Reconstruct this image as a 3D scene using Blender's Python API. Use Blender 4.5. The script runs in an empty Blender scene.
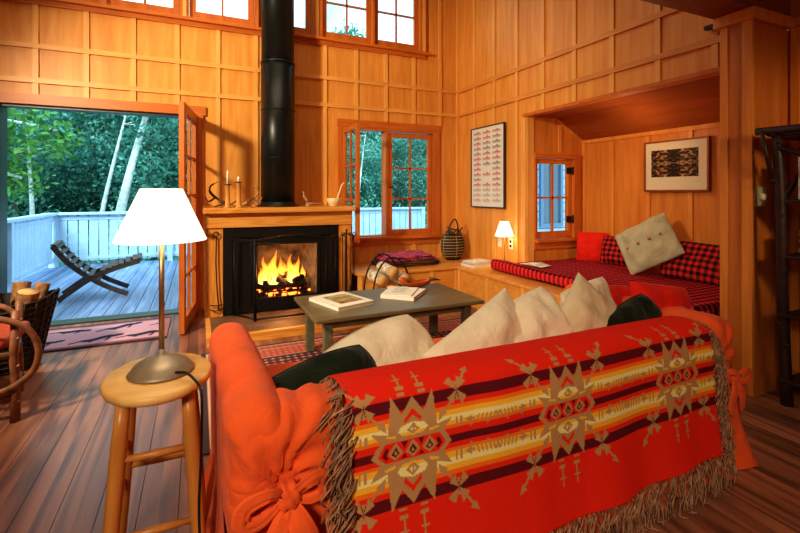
import bpy, bmesh, math, random
import numpy as np
from mathutils import Vector, Matrix, noise, Euler
random.seed(7)
C = bpy.context.scene.collection
PI = math.pi
D = bpy.data

# ------------------------------------------------------------------ materials
def mat(name):
    m = D.materials.new(name); m.use_nodes = True
    nt = m.node_tree; b = nt.nodes['Principled BSDF']
    return m, nt, b
def N(nt, t, **k):
    n = nt.nodes.new(t)
    for a, v in k.items():
        if hasattr(n, a): setattr(n, a, v)
        else: n.inputs[a.replace('_', ' ')].default_value = v
    return n
def ramp(nt, fac, stops):
    r = nt.nodes.new('ShaderNodeValToRGB'); e = r.color_ramp.elements
    while len(e) < len(stops): e.new(.5)
    for i, (p, c) in enumerate(stops): e[i].position = p; e[i].color = (*c, 1)
    nt.links.new(fac, r.inputs[0]); return r
def bump(nt, b, h, s=.2, d=.01):
    n = nt.nodes.new('ShaderNodeBump'); n.inputs['Strength'].default_value = s; n.inputs['Distance'].default_value = d
    nt.links.new(h, n.inputs['Height']); nt.links.new(n.outputs[0], b.inputs['Normal'])
def plain(name, col, rough=.6, metal=0., spec=.5, vary=.12, nscale=30, bmp=0., sheen=0.):
    m, nt, b = mat(name)
    b.inputs['Roughness'].default_value = rough; b.inputs['Metallic'].default_value = metal
    b.inputs['Specular IOR Level'].default_value = spec
    if sheen: b.inputs['Sheen Weight'].default_value = sheen
    tc = N(nt, 'ShaderNodeTexCoord'); n = N(nt, 'ShaderNodeTexNoise', Scale=nscale, Detail=4.)
    nt.links.new(tc.outputs['Object'], n.inputs['Vector'])
    r = ramp(nt, n.outputs['Fac'], [(.3, tuple(c*(1-vary) for c in col)), (.7, tuple(min(1, c*(1+vary)) for c in col))])
    nt.links.new(r.outputs[0], b.inputs['Base Color'])
    if bmp: bump(nt, b, n.outputs['Fac'], bmp, .005)
    return m
def wood(name, c1, c2, grain='Z', sc=1., rough=.45, plank=None, axis='X', knots=0., tone=.25, bmp=.05, spec=.4):
    """c1 light, c2 dark. grain = axis along which the figure is stretched. plank = width of the boards across axis"""
    m, nt, b = mat(name); L = nt.links.new
    b.inputs['Roughness'].default_value = rough; b.inputs['Specular IOR Level'].default_value = spec
    tc = N(nt, 'ShaderNodeTexCoord'); vec = tc.outputs['Object']
    if plank:
        sx = N(nt, 'ShaderNodeSeparateXYZ'); L(vec, sx.inputs[0])
        dv = N(nt, 'ShaderNodeMath', operation='DIVIDE'); L(sx.outputs[axis], dv.inputs[0]); dv.inputs[1].default_value = plank
        fl = N(nt, 'ShaderNodeMath', operation='FLOOR'); L(dv.outputs[0], fl.inputs[0])
        wn = N(nt, 'ShaderNodeTexWhiteNoise', noise_dimensions='1D'); L(fl.outputs[0], wn.inputs['W'])
        sc2 = N(nt, 'ShaderNodeVectorMath', operation='SCALE'); L(wn.outputs['Color'], sc2.inputs[0]); sc2.inputs['Scale'].default_value = 7.
        ad = N(nt, 'ShaderNodeVectorMath', operation='ADD'); L(vec, ad.inputs[0]); L(sc2.outputs[0], ad.inputs[1]); vec = ad.outputs[0]
    mp = N(nt, 'ShaderNodeMapping'); s = [14*sc]*3; s['XYZ'.index(grain)] = 1.3*sc; mp.inputs['Scale'].default_value = s
    L(vec, mp.inputs['Vector'])
    n1 = N(nt, 'ShaderNodeTexNoise', Scale=1., Detail=5., Roughness=.6, Distortion=.6); L(mp.outputs[0], n1.inputs['Vector'])
    w = N(nt, 'ShaderNodeTexNoise', Scale=.35, Detail=2., Distortion=.3); L(mp.outputs[0], w.inputs['Vector'])
    mu = N(nt, 'ShaderNodeMath', operation='MULTIPLY'); L(w.outputs['Fac'], mu.inputs[0]); mu.inputs[1].default_value = 60. if knots else 40.
    si = N(nt, 'ShaderNodeMath', operation='SINE'); L(mu.outputs[0], si.inputs[0])
    mx = N(nt, 'ShaderNodeMath', operation='MULTIPLY_ADD'); L(si.outputs[0], mx.inputs[0]); mx.inputs[1].default_value = .16 if knots else .07; L(n1.outputs['Fac'], mx.inputs[2])
    r = ramp(nt, mx.outputs[0], [(.25, c2), (.72, c1)])
    col = r.outputs[0]
    big = N(nt, 'ShaderNodeTexNoise', Scale=.9, Detail=2.); L(vec, big.inputs['Vector'])
    hv = N(nt, 'ShaderNodeHueSaturation'); L(col, hv.inputs['Color'])
    mr = N(nt, 'ShaderNodeMapRange'); mr.inputs['To Min'].default_value = 1-tone; mr.inputs['To Max'].default_value = 1+tone
    L(wn.outputs['Value'] if plank else big.outputs['Fac'], mr.inputs['Value']); L(mr.outputs[0], hv.inputs['Value'])
    L(hv.outputs[0], b.inputs['Base Color'])
    bump(nt, b, mx.outputs[0], bmp, .01)
    return m
def painted(name, rough=.9, bmp=.25, bs=300, sheen=.0):
    m, nt, b = mat(name); b.inputs['Roughness'].default_value = rough; b.inputs['Sheen Weight'].default_value = sheen
    b.inputs['Specular IOR Level'].default_value = .2
    a = N(nt, 'ShaderNodeVertexColor', layer_name='Col'); tc = N(nt, 'ShaderNodeTexCoord')
    n = N(nt, 'ShaderNodeTexNoise', Scale=float(bs), Detail=2.); nt.links.new(tc.outputs['Object'], n.inputs['Vector'])
    hv = N(nt, 'ShaderNodeHueSaturation'); mr = N(nt, 'ShaderNodeMapRange'); mr.inputs['To Min'].default_value = .8; mr.inputs['To Max'].default_value = 1.15
    nt.links.new(n.outputs['Fac'], mr.inputs['Value']); nt.links.new(mr.outputs[0], hv.inputs['Value'])
    nt.links.new(a.outputs['Color'], hv.inputs['Color']); nt.links.new(hv.outputs[0], b.inputs['Base Color'])
    bump(nt, b, n.outputs['Fac'], bmp, .003)
    return m
def cloth(name, col, rough=.85, dark=.78, scale=9, bmp=.3, sheen=.08, wr=14):
    m, nt, b = mat(name); L = nt.links.new
    b.inputs['Roughness'].default_value = rough; b.inputs['Specular IOR Level'].default_value = .15
    b.inputs['Sheen Weight'].default_value = sheen
    tc = N(nt, 'ShaderNodeTexCoord'); n = N(nt, 'ShaderNodeTexNoise', Scale=float(scale), Detail=3., Distortion=.4); L(tc.outputs['Object'], n.inputs['Vector'])
    n2 = N(nt, 'ShaderNodeTexNoise', Scale=float(wr), Detail=3., Distortion=1.2); L(tc.outputs['Object'], n2.inputs['Vector'])
    r = ramp(nt, n.outputs['Fac'], [(.3, tuple(c*dark for c in col)), (.7, col)]); L(r.outputs[0], b.inputs['Base Color'])
    bump(nt, b, n2.outputs['Fac'], bmp, .03)
    return m
def plaid(name, a=(.62, .03, .03), k=(.015, .01, .012), s=.05, rot=0., stripes=False, ax=('X', 'Y')):
    m, nt, b = mat(name); L = nt.links.new; b.inputs['Roughness'].default_value = .85; b.inputs['Specular IOR Level'].default_value = .1
    tc = N(nt, 'ShaderNodeTexCoord'); sp = N(nt, 'ShaderNodeSeparateXYZ'); L(tc.outputs['Object'], sp.inputs[0])
    outs = []
    for q in ax:
        d = N(nt, 'ShaderNodeMath', operation='DIVIDE'); L(sp.outputs[q], d.inputs[0]); d.inputs[1].default_value = s
        f = N(nt, 'ShaderNodeMath', operation='FRACT'); L(d.outputs[0], f.inputs[0])
        g = N(nt, 'ShaderNodeMath', operation='GREATER_THAN'); L(f.outputs[0], g.inputs[0]); g.inputs[1].default_value = .5
        outs.append(g.outputs[0])
    su = N(nt, 'ShaderNodeMath', operation='ADD'); L(outs[0], su.inputs[0]); L(outs[1], su.inputs[1])
    hf = N(nt, 'ShaderNodeMath', operation='MULTIPLY'); L(su.outputs[0], hf.inputs[0]); hf.inputs[1].default_value = .5
    r = ramp(nt, hf.outputs[0], [(0, a), (.45, tuple((x*.35+y*.65) for x, y in zip(a, k))), (.9, k)])
    r.color_ramp.interpolation = 'CONSTANT'
    L(r.outputs[0], b.inputs['Base Color']); return m
def emis(name, col, st):
    m, nt, b = mat(name); b.inputs['Emission Color'].default_value = (*col, 1); b.inputs['Emission Strength'].default_value = st
    b.inputs['Base Color'].default_value = (*[min(1, c) for c in col], 1); return m

M = {}
WA, WB = (.84, .39, .088), (.68, .26, .045)
M['panel'] = wood('fir_panel', WA, WB, 'Z', 1., .42, tone=.14)
M['panelR'] = wood('fir_panel_side', WA, WB, 'Z', 1., .42, tone=.14)
M['batten'] = wood('fir_batten', (.88, .48, .14), (.74, .34, .08), 'Z', 1.4, .4, tone=.08)
M['railw'] = wood('fir_rail', (.86, .45, .12), (.70, .31, .065), 'X', 1.4, .4, tone=.08)
M['trim'] = wood('red_fir_trim', (.66, .20, .035), (.50, .125, .018), 'X', 1.6, .4, tone=.12)
M['trimz'] = wood('red_fir_trim_upright', (.66, .20, .035), (.50, .125, .018), 'Z', 1.6, .4, tone=.12)
M['mantel'] = wood('mantel_pine', (.84, .42, .10), (.66, .25, .04), 'X', 1.3, .4, knots=1, tone=.1)
M['mantelz'] = wood('mantel_pine_upright', (.82, .38, .085), (.64, .23, .035), 'Z', 1.3, .4, knots=1, tone=.1)
M['bench'] = wood('bench_fir', (.80, .38, .09), (.66, .26, .045), 'X', 1.2, .35, tone=.12)
M['floor'] = wood('floor_plank', (.40, .17, .095), (.15, .060, .040), 'Y', .8, .33, plank=.142, axis='X', knots=1, tone=.28, bmp=.06, spec=.5)
M['dark'] = plain('dark_gap', (.02, .012, .01), .9)
M['deck'] = wood('deck_plank', (.26, .36, .56), (.10, .16, .32), 'Y', .8, .5, plank=.14, axis='X', tone=.3, bmp=.1)
M['rail'] = plain('deck_rail_paint', (.46, .62, .76), .6, vary=.1, nscale=6)
M['ceil'] = wood('ceiling_board', (.45, .17, .04), (.30, .10, .02), 'X', 1., .6)
M['beam'] = wood('beam_wood', (.34, .085, .02), (.22, .05, .012), 'X', 1., .5)
M['alcove'] = wood('alcove_fir', (.70, .27, .05), (.54, .17, .025), 'Z', 1., .45, tone=.12)
M['column'] = wood('column_fir', (.62, .22, .045), (.46, .14, .022), 'Z', 1., .42, tone=.1)
M['columntrim'] = wood('column_trim', (.80, .34, .07), (.62, .22, .04), 'Z', 1., .4, tone=.1)
M['greenpaint'] = plain('dark_green_paint', (.035, .06, .045), .4)
M['black'] = plain('black_steel', (.012, .013, .013), .42, metal=.3, vary=.2)
M['pipe'] = plain('stove_pipe_black', (.014, .017, .017), .36, metal=.35, vary=.25, nscale=3)
M['iron'] = plain('wrought_iron', (.018, .016, .015), .5, metal=.6)
M['brass'] = plain('brass_pole', (.42, .32, .19), .32, metal=.85)
M['pewter'] = plain('pewter_base', (.30, .25, .19), .45, metal=.5, vary=.2, nscale=12)
M['stool'] = wood('stool_top_birch', (.80, .52, .20), (.66, .38, .12), 'X', 1.5, .38, tone=.15)
M['stoolleg'] = wood('stool_leg_birch', (.60, .27, .07), (.44, .17, .035), 'Z', 1.5, .35, tone=.1)
M['table'] = wood('olive_painted_wood', (.20, .155, .075), (.13, .10, .048), 'X', 1.6, .38, tone=.15)
M['tableleg'] = plain('olive_leg_paint', (.13, .13, .075), .45, vary=.2)
M['orange'] = cloth('orange_red_slipcover', (.88, .14, .034), .85, .80, 5, .35, wr=9)
M['red'] = cloth('red_cotton', (.80, .025, .012), .85, .8, 8, .3)
M['cream'] = cloth('cream_cotton', (.93, .84, .64), .9, .86, 8, .35)
M['grey'] = cloth('oatmeal_linen', (.76, .67, .46), .9, .85, 8, .3)
M['sage'] = cloth('sage_linen', (.50, .46, .31), .9, .85, 8, .4)
M['green'] = cloth('dark_green_velvet', (.011, .022, .011), .8, .6, 14, .35, sheen=.15)
M['piping'] = plain('piping', (.55, .42, .25), .8)
M['gpiping'] = plain('green_piping', (.012, .022, .012), .8)
M['plaid'] = plaid('buffalo_plaid', s=.052)
M['paint'] = painted('woven_pattern')
M['print'] = painted('printed_paper', .5, .02, 80, 0)
M['fringe'] = plain('fringe_wool', (.33, .185, .11), .9, vary=.55, nscale=40)
M['white'] = plain('white_paper', (.80, .76, .66), .7, vary=.04)
M['page'] = plain('page_edge', (.66, .58, .42), .8, vary=.15, nscale=200)
M['wax'] = plain('white_wax', (.9, .85, .75), .5, vary=.03)
M['candlewood'] = wood('candlestick_wood', (.75, .36, .09), (.55, .22, .04), 'Z', 2, .4)
M['antler'] = plain('antler', (.42, .28, .14), .5, vary=.5, nscale=25)
M['antlerd'] = plain('antler_dark', (.10, .055, .03), .5, vary=.5, nscale=25)
M['bowl'] = plain('pale_wood_bowl', (.85, .66, .36), .5, vary=.08)
M['redwood'] = wood('red_brown_carved_wood', (.52, .12, .025), (.34, .06, .012), 'X', 3, .3)
M['bark'] = plain('log_bark', (.10, .06, .038), .95, vary=.6, nscale=40, bmp=.8)
M['twig'] = plain('twig_bark', (.22, .085, .04), .5, vary=.4, nscale=22, bmp=.3)
M['darktwig'] = plain('dark_twig_bark', (.035, .014, .012), .5, vary=.5, nscale=18, bmp=.3)
M['firebark'] = plain('firewood_bark', (.32, .17, .08), .9, vary=.5, nscale=30, bmp=.6)
M['birch'] = plain('birch_bark', (.62, .55, .42), .85, vary=.55, nscale=22, bmp=.4)
M['cut'] = wood('cut_log_end', (.80, .50, .22), (.62, .33, .11), 'X', 4, .8)
M['wicker'] = plain('dark_wicker', (.03, .018, .012), .6, vary=.5, nscale=60)
M['wickerl'] = plain('light_reed', (.55, .42, .18), .6)
M['plate'] = plain('ivory_plate', (.78, .72, .55), .4, vary=.03)
M['seatpad'] = cloth('rust_seat_pad', (.42, .07, .03), .9)
M['ash'] = plain('sooty_brick', (.13, .105, .085), .95, vary=.7, nscale=9, bmp=.5)
M['soot'] = plain('soot', (.02, .016, .014), .95, vary=.6, nscale=14)
M['ember'] = emis('glowing_ember', (1., .16, .02), 5.)
M['ground'] = plain('forest_ground', (.03, .07, .03), 1., vary=.6, nscale=2)
M['deckchair'] = plain('weathered_chair_wood', (.075, .06, .055), .6, vary=.35, nscale=14)
M['whitebark'] = plain('alder_bark', (.50, .55, .54), .8, vary=.35, nscale=7, bmp=.3)
M['bluehouse'] = plain('blue_grey_siding', (.22, .33, .42), .7, vary=.15, nscale=3)
M['bluedark'] = plain('slate_blue_window_trim', (.07, .12, .19), .6)
def leafmat(name, c1, c2, c3):
    m, nt, b = mat(name); L = nt.links.new
    b.inputs['Roughness'].default_value = .55
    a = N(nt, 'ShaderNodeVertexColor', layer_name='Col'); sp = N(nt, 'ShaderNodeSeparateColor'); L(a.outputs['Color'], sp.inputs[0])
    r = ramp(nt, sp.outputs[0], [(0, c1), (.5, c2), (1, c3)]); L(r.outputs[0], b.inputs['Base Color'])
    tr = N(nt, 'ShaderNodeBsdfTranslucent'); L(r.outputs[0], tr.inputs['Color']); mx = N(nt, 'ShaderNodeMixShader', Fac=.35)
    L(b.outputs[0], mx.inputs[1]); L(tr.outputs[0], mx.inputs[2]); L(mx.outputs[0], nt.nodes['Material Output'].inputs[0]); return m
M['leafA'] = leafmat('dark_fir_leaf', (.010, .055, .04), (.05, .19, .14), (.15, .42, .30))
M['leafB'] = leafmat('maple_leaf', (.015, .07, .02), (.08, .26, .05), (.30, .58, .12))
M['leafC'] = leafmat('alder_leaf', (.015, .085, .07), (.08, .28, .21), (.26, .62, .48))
def glass():
    m, nt, b = mat('window_glass'); L = nt.links.new
    t = N(nt, 'ShaderNodeBsdfTransparent'); t.inputs[0].default_value = (.93, .97, .98, 1)
    g = N(nt, 'ShaderNodeBsdfGlossy', Roughness=.3); mx = N(nt, 'ShaderNodeMixShader', Fac=.015)
    L(t.outputs[0], mx.inputs[1]); L(g.outputs[0], mx.inputs[2]); L(mx.outputs[0], nt.nodes['Material Output'].inputs[0]); return m
M['glass'] = glass()
def meshmat():
    m, nt, b = mat('spark_screen_mesh'); L = nt.links.new
    t = N(nt, 'ShaderNodeBsdfTransparent'); mx = N(nt, 'ShaderNodeMixShader', Fac=.22)
    b.inputs['Base Color'].default_value = (.01, .01, .01, 1)
    L(t.outputs[0], mx.inputs[1]); L(b.outputs[0], mx.inputs[2]); L(mx.outputs[0], nt.nodes['Material Output'].inputs[0]); return m
M['mesh'] = meshmat()
def shademat():
    m, nt, b = mat('lit_paper_shade'); L = nt.links.new
    b.inputs['Base Color'].default_value = (.95, .9, .8, 1); b.inputs['Roughness'].default_value = .8
    b.inputs['Emission Color'].default_value = (1., .90, .70, 1); b.inputs['Emission Strength'].default_value = SHADE_E
    return m
SHADE_E = 1.0
M['shade'] = shademat()
def flamemat():
    m, nt, b = mat('flame'); L = nt.links.new
    tc = N(nt, 'ShaderNodeTexCoord'); sp = N(nt, 'ShaderNodeSeparateXYZ'); L(tc.outputs['Generated'], sp.inputs[0])
    r = ramp(nt, sp.outputs['Z'], [(0, (1, .55, .14)), (.4, (1, .33, .03)), (1, (1, .12, .008))])
    e = N(nt, 'ShaderNodeEmission', Strength=5.); L(r.outputs[0], e.inputs['Color'])
    t = N(nt, 'ShaderNodeBsdfTransparent'); mx = N(nt, 'ShaderNodeMixShader')
    lw = N(nt, 'ShaderNodeLayerWeight', Blend=.35)
    nz = N(nt, 'ShaderNodeTexNoise', Scale=3.5, Detail=2.); L(tc.outputs['Generated'], nz.inputs['Vector'])
    ad = N(nt, 'ShaderNodeMath', operation='MULTIPLY_ADD'); L(sp.outputs['Z'], ad.inputs[0]); ad.inputs[1].default_value = .55; L(lw.outputs['Facing'], ad.inputs[2])
    ad2 = N(nt, 'ShaderNodeMath', operation='MULTIPLY_ADD'); L(nz.outputs['Fac'], ad2.inputs[0]); ad2.inputs[1].default_value = .5; L(ad.outputs[0], ad2.inputs[2]); ad2.use_clamp = True
    L(ad2.outputs[0], mx.inputs[0]); L(e.outputs[0], mx.inputs[1]); L(t.outputs[0], mx.inputs[2]); L(mx.outputs[0], nt.nodes['Material Output'].inputs[0]); return m
M['flame'] = flamemat()

# ------------------------------------------------------------------ mesh building
class MB:
    def __init__(s): s.v = []; s.f = []; s.m = []; s.sm = []
    def add(s, vs, fs, m=0, smooth=False, T=None):
        o = len(s.v)
        s.v += [tuple(T @ Vector(p)) for p in vs] if T is not None else [tuple(p) for p in vs]
        s.f += [tuple(i+o for i in f) for f in fs]; s.m += [m]*len(fs); s.sm += [smooth]*len(fs)
        return s
    def box(s, x0, x1, y0, y1, z0, z1, m=0, T=None, bv=0.):
        if x0 > x1: x0, x1 = x1, x0
        if y0 > y1: y0, y1 = y1, y0
        if z0 > z1: z0, z1 = z1, z0
        bv = min(bv, (x1-x0)*.45, (y1-y0)*.45, (z1-z0)*.45)
        if bv <= 0:
            vs = [(x0,y0,z0),(x1,y0,z0),(x1,y1,z0),(x0,y1,z0),(x0,y0,z1),(x1,y0,z1),(x1,y1,z1),(x0,y1,z1)]
            return s.add(vs, [(0,3,2,1),(4,5,6,7),(0,1,5,4),(1,2,6,5),(2,3,7,6),(3,0,4,7)], m, False, T)
        b = bmesh.new(); r = bmesh.ops.create_cube(b, size=1)
        for v in b.verts: v.co = Vector(((x0+x1)/2+v.co.x*(x1-x0), (y0+y1)/2+v.co.y*(y1-y0), (z0+z1)/2+v.co.z*(z1-z0)))
        bmesh.ops.bevel(b, geom=list(b.edges), offset=bv, segments=2, profile=.5, affect='EDGES')
        b.verts.index_update(); vs = [v.co.copy() for v in b.verts]; fs = [[v.index for v in f.verts] for f in b.faces]; b.free()
        return s.add(vs, fs, m, False, T)
    def tube(s, pts, r, n=10, m=0, cap=True, T=None, flat=1.):
        pts = [Vector(p) for p in pts]; k = len(pts); rs = list(r) if isinstance(r, (list, tuple)) else [r]*k
        vs = []; fs = []; up = None
        for i, p in enumerate(pts):
            t = (pts[min(i+1, k-1)]-pts[max(i-1, 0)])
            t = t.normalized() if t.length > 1e-9 else Vector((0,0,1))
            if up is None: up = Vector((0,0,1)) if abs(t.z) < .9 else Vector((1,0,0))
            a = t.cross(up); a = a.normalized() if a.length > 1e-6 else Vector((1,0,0)); bb = a.cross(t).normalized(); up = bb
            for j in range(n):
                q = 2*PI*j/n; vs.append(p+(a*math.cos(q)+bb*math.sin(q)*flat)*rs[i])
        for i in range(k-1):
            for j in range(n): fs.append((i*n+j, i*n+(j+1)%n, (i+1)*n+(j+1)%n, (i+1)*n+j))
        if cap: fs.append(tuple(range(n-1, -1, -1))); fs.append(tuple((k-1)*n+j for j in range(n)))
        return s.add(vs, fs, m, True, T)
    def lathe(s, prof, c=(0,0,0), n=32, m=0, sx=1., sy=1., T=None):
        vs = []; fs = []; k = len(prof)
        for (r, z) in prof:
            for j in range(n):
                q = 2*PI*j/n; vs.append((c[0]+r*math.cos(q)*sx, c[1]+r*math.sin(q)*sy, c[2]+z))
        for i in range(k-1):
            for j in range(n): fs.append((i*n+j, i*n+(j+1)%n, (i+1)*n+(j+1)%n, (i+1)*n+j))
        if prof[0][0] > 1e-5: fs.append(tuple(range(n-1, -1, -1)))
        if prof[-1][0] > 1e-5: fs.append(tuple((k-1)*n+j for j in range(n)))
        return s.add(vs, fs, m, True, T)
    def prism(s, poly, z0, z1, axis='Z', m=0, T=None):
        n = len(poly)
        def P(a, b, c): return {'Z': (a, b, c), 'Y': (a, c, b), 'X': (c, a, b)}[axis]
        vs = [P(a, b, z0) for a, b in poly]+[P(a, b, z1) for a, b in poly]
        fs = [tuple(range(n-1, -1, -1)), tuple(range(n, 2*n))]+[(i, (i+1)%n, n+(i+1)%n, n+i) for i in range(n)]
        return s.add(vs, fs, m, False, T)
    def grid(s, fn, nu, nv, m=0, wrap_u=False):
        vs = [fn(i/(nu), j/(nv)) for j in range(nv+1) for i in range(nu+1)]
        fs = [(j*(nu+1)+i, j*(nu+1)+i+1, (j+1)*(nu+1)+i+1, (j+1)*(nu+1)+i) for j in range(nv) for i in range(nu)]
        return s.add(vs, fs, m, True)
    def build(s, name, mats, parent=None, bevel=0., smooth=None, solid=0., recalc=True):
        me = D.meshes.new(name); off = Vector(parent_loc(parent))
        me.from_pydata([tuple(Vector(p)-off) for p in s.v], [], s.f)
        if not isinstance(mats, (list, tuple)): mats = [mats]
        for q in mats: me.materials.append(q)
        me.polygons.foreach_set('material_index', s.m)
        me.polygons.foreach_set('use_smooth', [smooth]*len(s.f) if smooth is not None else s.sm)
        me.update()
        if recalc:
            b = bmesh.new(); b.from_mesh(me); bmesh.ops.recalc_face_normals(b, faces=b.faces); b.to_mesh(me); b.free()
        o = D.objects.new(name, me); C.objects.link(o)
        if parent is not None: o.parent = parent
        if solid: md = o.modifiers.new('solid', 'SOLIDIFY'); md.thickness = solid; md.offset = 0
        if bevel:
            md = o.modifiers.new('bevel', 'BEVEL'); md.width = bevel; md.segments = 2; md.limit_method = 'ANGLE'
        return o
def parent_loc(p):
    v = Vector((0,0,0))
    while p is not None: v += p.location; p = p.parent
    return v
def tag(o, label=None, cat=None, group=None, kind=None):
    if label: o['label'] = label
    if cat: o['category'] = cat
    if group: o['group'] = group
    if kind: o['kind'] = kind
    return o
def thing(name, label, cat, loc, group=None, rz=0.):
    o = D.objects.new(name, None); C.objects.link(o); o.location = loc; o.rotation_euler = (0,0,rz); o.empty_display_size = .1
    return tag(o, label, cat, group)
def struct(o): o['kind'] = 'structure'; return o
def copy_tree(o, parent=None):
    c = o.copy(); C.objects.link(c); c.parent = parent
    for ch in [x for x in C.objects if x.parent == o]: copy_tree(ch, c)
    return c
def setcol(o, cols, name='Col'):
    """cols: (nverts,3) array of vertex colours"""
    me = o.data; a = me.color_attributes.new(name, 'FLOAT_COLOR', 'POINT')
    arr = np.ones((len(me.vertices), 4), dtype=np.float32); arr[:, :3] = cols; a.data.foreach_set('color', arr.ravel())
def dens(a, b, step): n = max(1, int(round((b-a)/step))); return [a+(b-a)*i/n for i in range(n+1)]
def rounded(x0, x1, y0, y1, z0, z1, r, step=.03, disp=None, mb=None, m=0, T=None):
    """box with soft rounded edges on a regular grid, optional displacement fn(p, n)->offset vector"""
    mb = mb or MB(); lo = Vector((x0,y0,z0)); hi = Vector((x1,y1,z1)); key = {}; vs = []; fs = []
    X, Y, Z = dens(x0,x1,step), dens(y0,y1,step), dens(z0,z1,step)
    def vid(p):
        k = tuple(round(c, 5) for c in p)
        if k in key: return key[k]
        p = Vector(p); q = Vector([min(max(p[i], lo[i]+r), hi[i]-r) for i in range(3)]); n = (p-q)
        if n.length < 1e-9: n = Vector((0,0,1))
        n.normalize(); w = q+n*r
        # keep flat areas flat
        if disp: w = w+disp(w, n)
        key[k] = len(vs); vs.append(w); return key[k]
    def face(A, B, fn):
        for i in range(len(A)-1):
            for j in range(len(B)-1):
                fs.append((vid(fn(A[i],B[j])), vid(fn(A[i+1],B[j])), vid(fn(A[i+1],B[j+1])), vid(fn(A[i],B[j+1]))))
    face(X, Y, lambda a,b:(a,b,z0)); face(X, Y, lambda a,b:(a,b,z1)); face(X, Z, lambda a,b:(a,y0,b)); face(X, Z, lambda a,b:(a,y1,b))
    face(Y, Z, lambda a,b:(x0,a,b)); face(Y, Z, lambda a,b:(x1,a,b))
    mb.add(vs, fs, m, True, T); return mb
def fb(p, s=1., o=0.): return noise.noise(Vector((p[0]*s+o, p[1]*s+o*.7, p[2]*s-o)))

def pillow(name, label, cat, centre, w, h, t, m, yaw=0., tilt=0., spin=0., group=None, pipe=None, pinch=.06, n=26, seed=0, buttons=0, crease=.012, sag=0., soft=.12):
    """soft cushion: width w, height h, thickness t. tilt 90deg = standing"""
    root = thing(name, label, cat, centre, group)
    R = Matrix.Rotation(yaw, 4, 'Z') @ Matrix.Rotation(tilt, 4, 'X') @ Matrix.Rotation(spin, 4, 'Z')
    def outline(s, u):  # s,u in -1..1
        a = 1-pinch*(1-u*u)*1.0 if True else 1; b = 1-pinch*(1-s*s)
        return s*w/2*a*math.sqrt(1-soft*u*u), u*h/2*b*math.sqrt(1-soft*s*s)
    def prof(s, u):
        q = max(0., (1-abs(s)**2.4))*max(0., (1-abs(u)**2.4)); return q**.46
    mb = MB(); vs = []; fs = []; idx = {}
    for side in (1, -1):
        for j in range(n+1):
            for i in range(n+1):
                s = math.sin((i/n*2-1)*PI/2); u = math.sin((j/n*2-1)*PI/2)
                if side == -1 and (i in (0,n) or j in (0,n)): idx[(side,i,j)] = idx[(1,i,j)]; continue
                x, y = outline(s, u); q = prof(s, u); z = side*t/2*q
                nz = noise.noise(Vector((x*9+seed*3.1, y*9, seed+side)))*crease*2.2+noise.noise(Vector((x*22+seed, y*14, seed*2+side)))*crease
                z += nz*min(1, q*1.5)
                z -= sag*(s*s)*t
                idx[(side,i,j)] = len(vs); vs.append(R @ Vector((x, y, z))+Vector(centre))
        for j in range(n):
            for i in range(n):
                f = (idx[(side,i,j)], idx[(side,i+1,j)], idx[(side,i+1,j+1)], idx[(side,i,j+1)])
                fs.append(f if side == 1 else f[::-1])
    # mesh in its own pillow frame so woven checks follow the cloth
    o = None
    mb.add([R.inverted() @ (Vector(v)-Vector(centre)) for v in vs], fs, 0, True)
    me_o = mb.build('cushion_cover', m, None); me_o.parent = root; me_o.rotation_euler = R.to_euler()
    if pipe:
        pts = []
        for k in range(4*12):
            e, f = divmod(k, 12); a = -1+2*f/12
            s, u = [(a,-1), (1,a), (-a,1), (-1,-a)][e]
            x, y = outline(s, u); pts.append((x, y, -sag*(s*s)*t))
        pts.append(pts[0]); pts.append(pts[1])
        p = MB().tube(pts, .0045, 6, cap=False).build('piping', pipe, None); p.parent = root; p.rotation_euler = R.to_euler()
    for k in range(buttons):
        s = -.62+1.24*k/max(1, buttons-1)
        x, y = outline(s, .0); q = prof(s, 0)
        b = MB().lathe([(0,0),(.011,.0),(.013,.004),(.009,.008),(0,.008)], (x, y, t/2*q+.008), 12).build('button', M['redwood'], None); b.parent = root; b.rotation_euler = R.to_euler()
    return root
# ------------------------------------------------------------------ room shell
TOP = 4.8; BT = .018
# floor: planks running towards the doors
mb = MB(); x = -3.195
mb.box(-3.3, 3.7, -2.6, 5.2, -.12, -.012, 1)
k = 0
while x < 3.65:
    mb.box(x+.0012, x+.142-.0012, -2.6, 5.10, -.012, 0, 0); x += .142
struct(mb.build('floor', [M['floor'], M['dark']]))

def wall_mat_box(mb, *a): mb.box(*a)
# wall_back with openings
OPN = [(-1.607, -.012, 0, 2.041), (1.56, 2.79, .70, 2.03), (-.80, -.17, 3.05, 4.25), (-.085, .56, 3.05, 4.25), (.60, 1.19, 3.05, 4.25), (1.311, 1.935, 3.05, 4.25), (1.96, 2.585, 3.05, 4.25), (-2.1, -1.49, 3.05, 4.25), (-1.47, -.86, 3.05, 4.25)]
def holed(mb, xs, zs, holes, put):
    xs = sorted(set(xs+[h[0] for h in holes]+[h[1] for h in holes])); zs = sorted(set(zs+[h[2] for h in holes]+[h[3] for h in holes]))
    for a, b in zip(xs, xs[1:]):
        run = None
        for c, d in zip(zs, zs[1:]):
            mx, mz = (a+b)/2, (c+d)/2
            if any(h[0] < mx < h[1] and h[2] < mz < h[3] for h in holes):
                if run: put(a, b, *run); run = None
            else: run = (run[0], d) if run else (c, d)
        if run: put(a, b, *run)
mb = MB()
holed(mb, [-3.3, 3.3], [0, TOP], OPN, lambda a,b,c,d: mb.box(a, b, 5.06, 5.21, c, d, 0))
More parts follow.
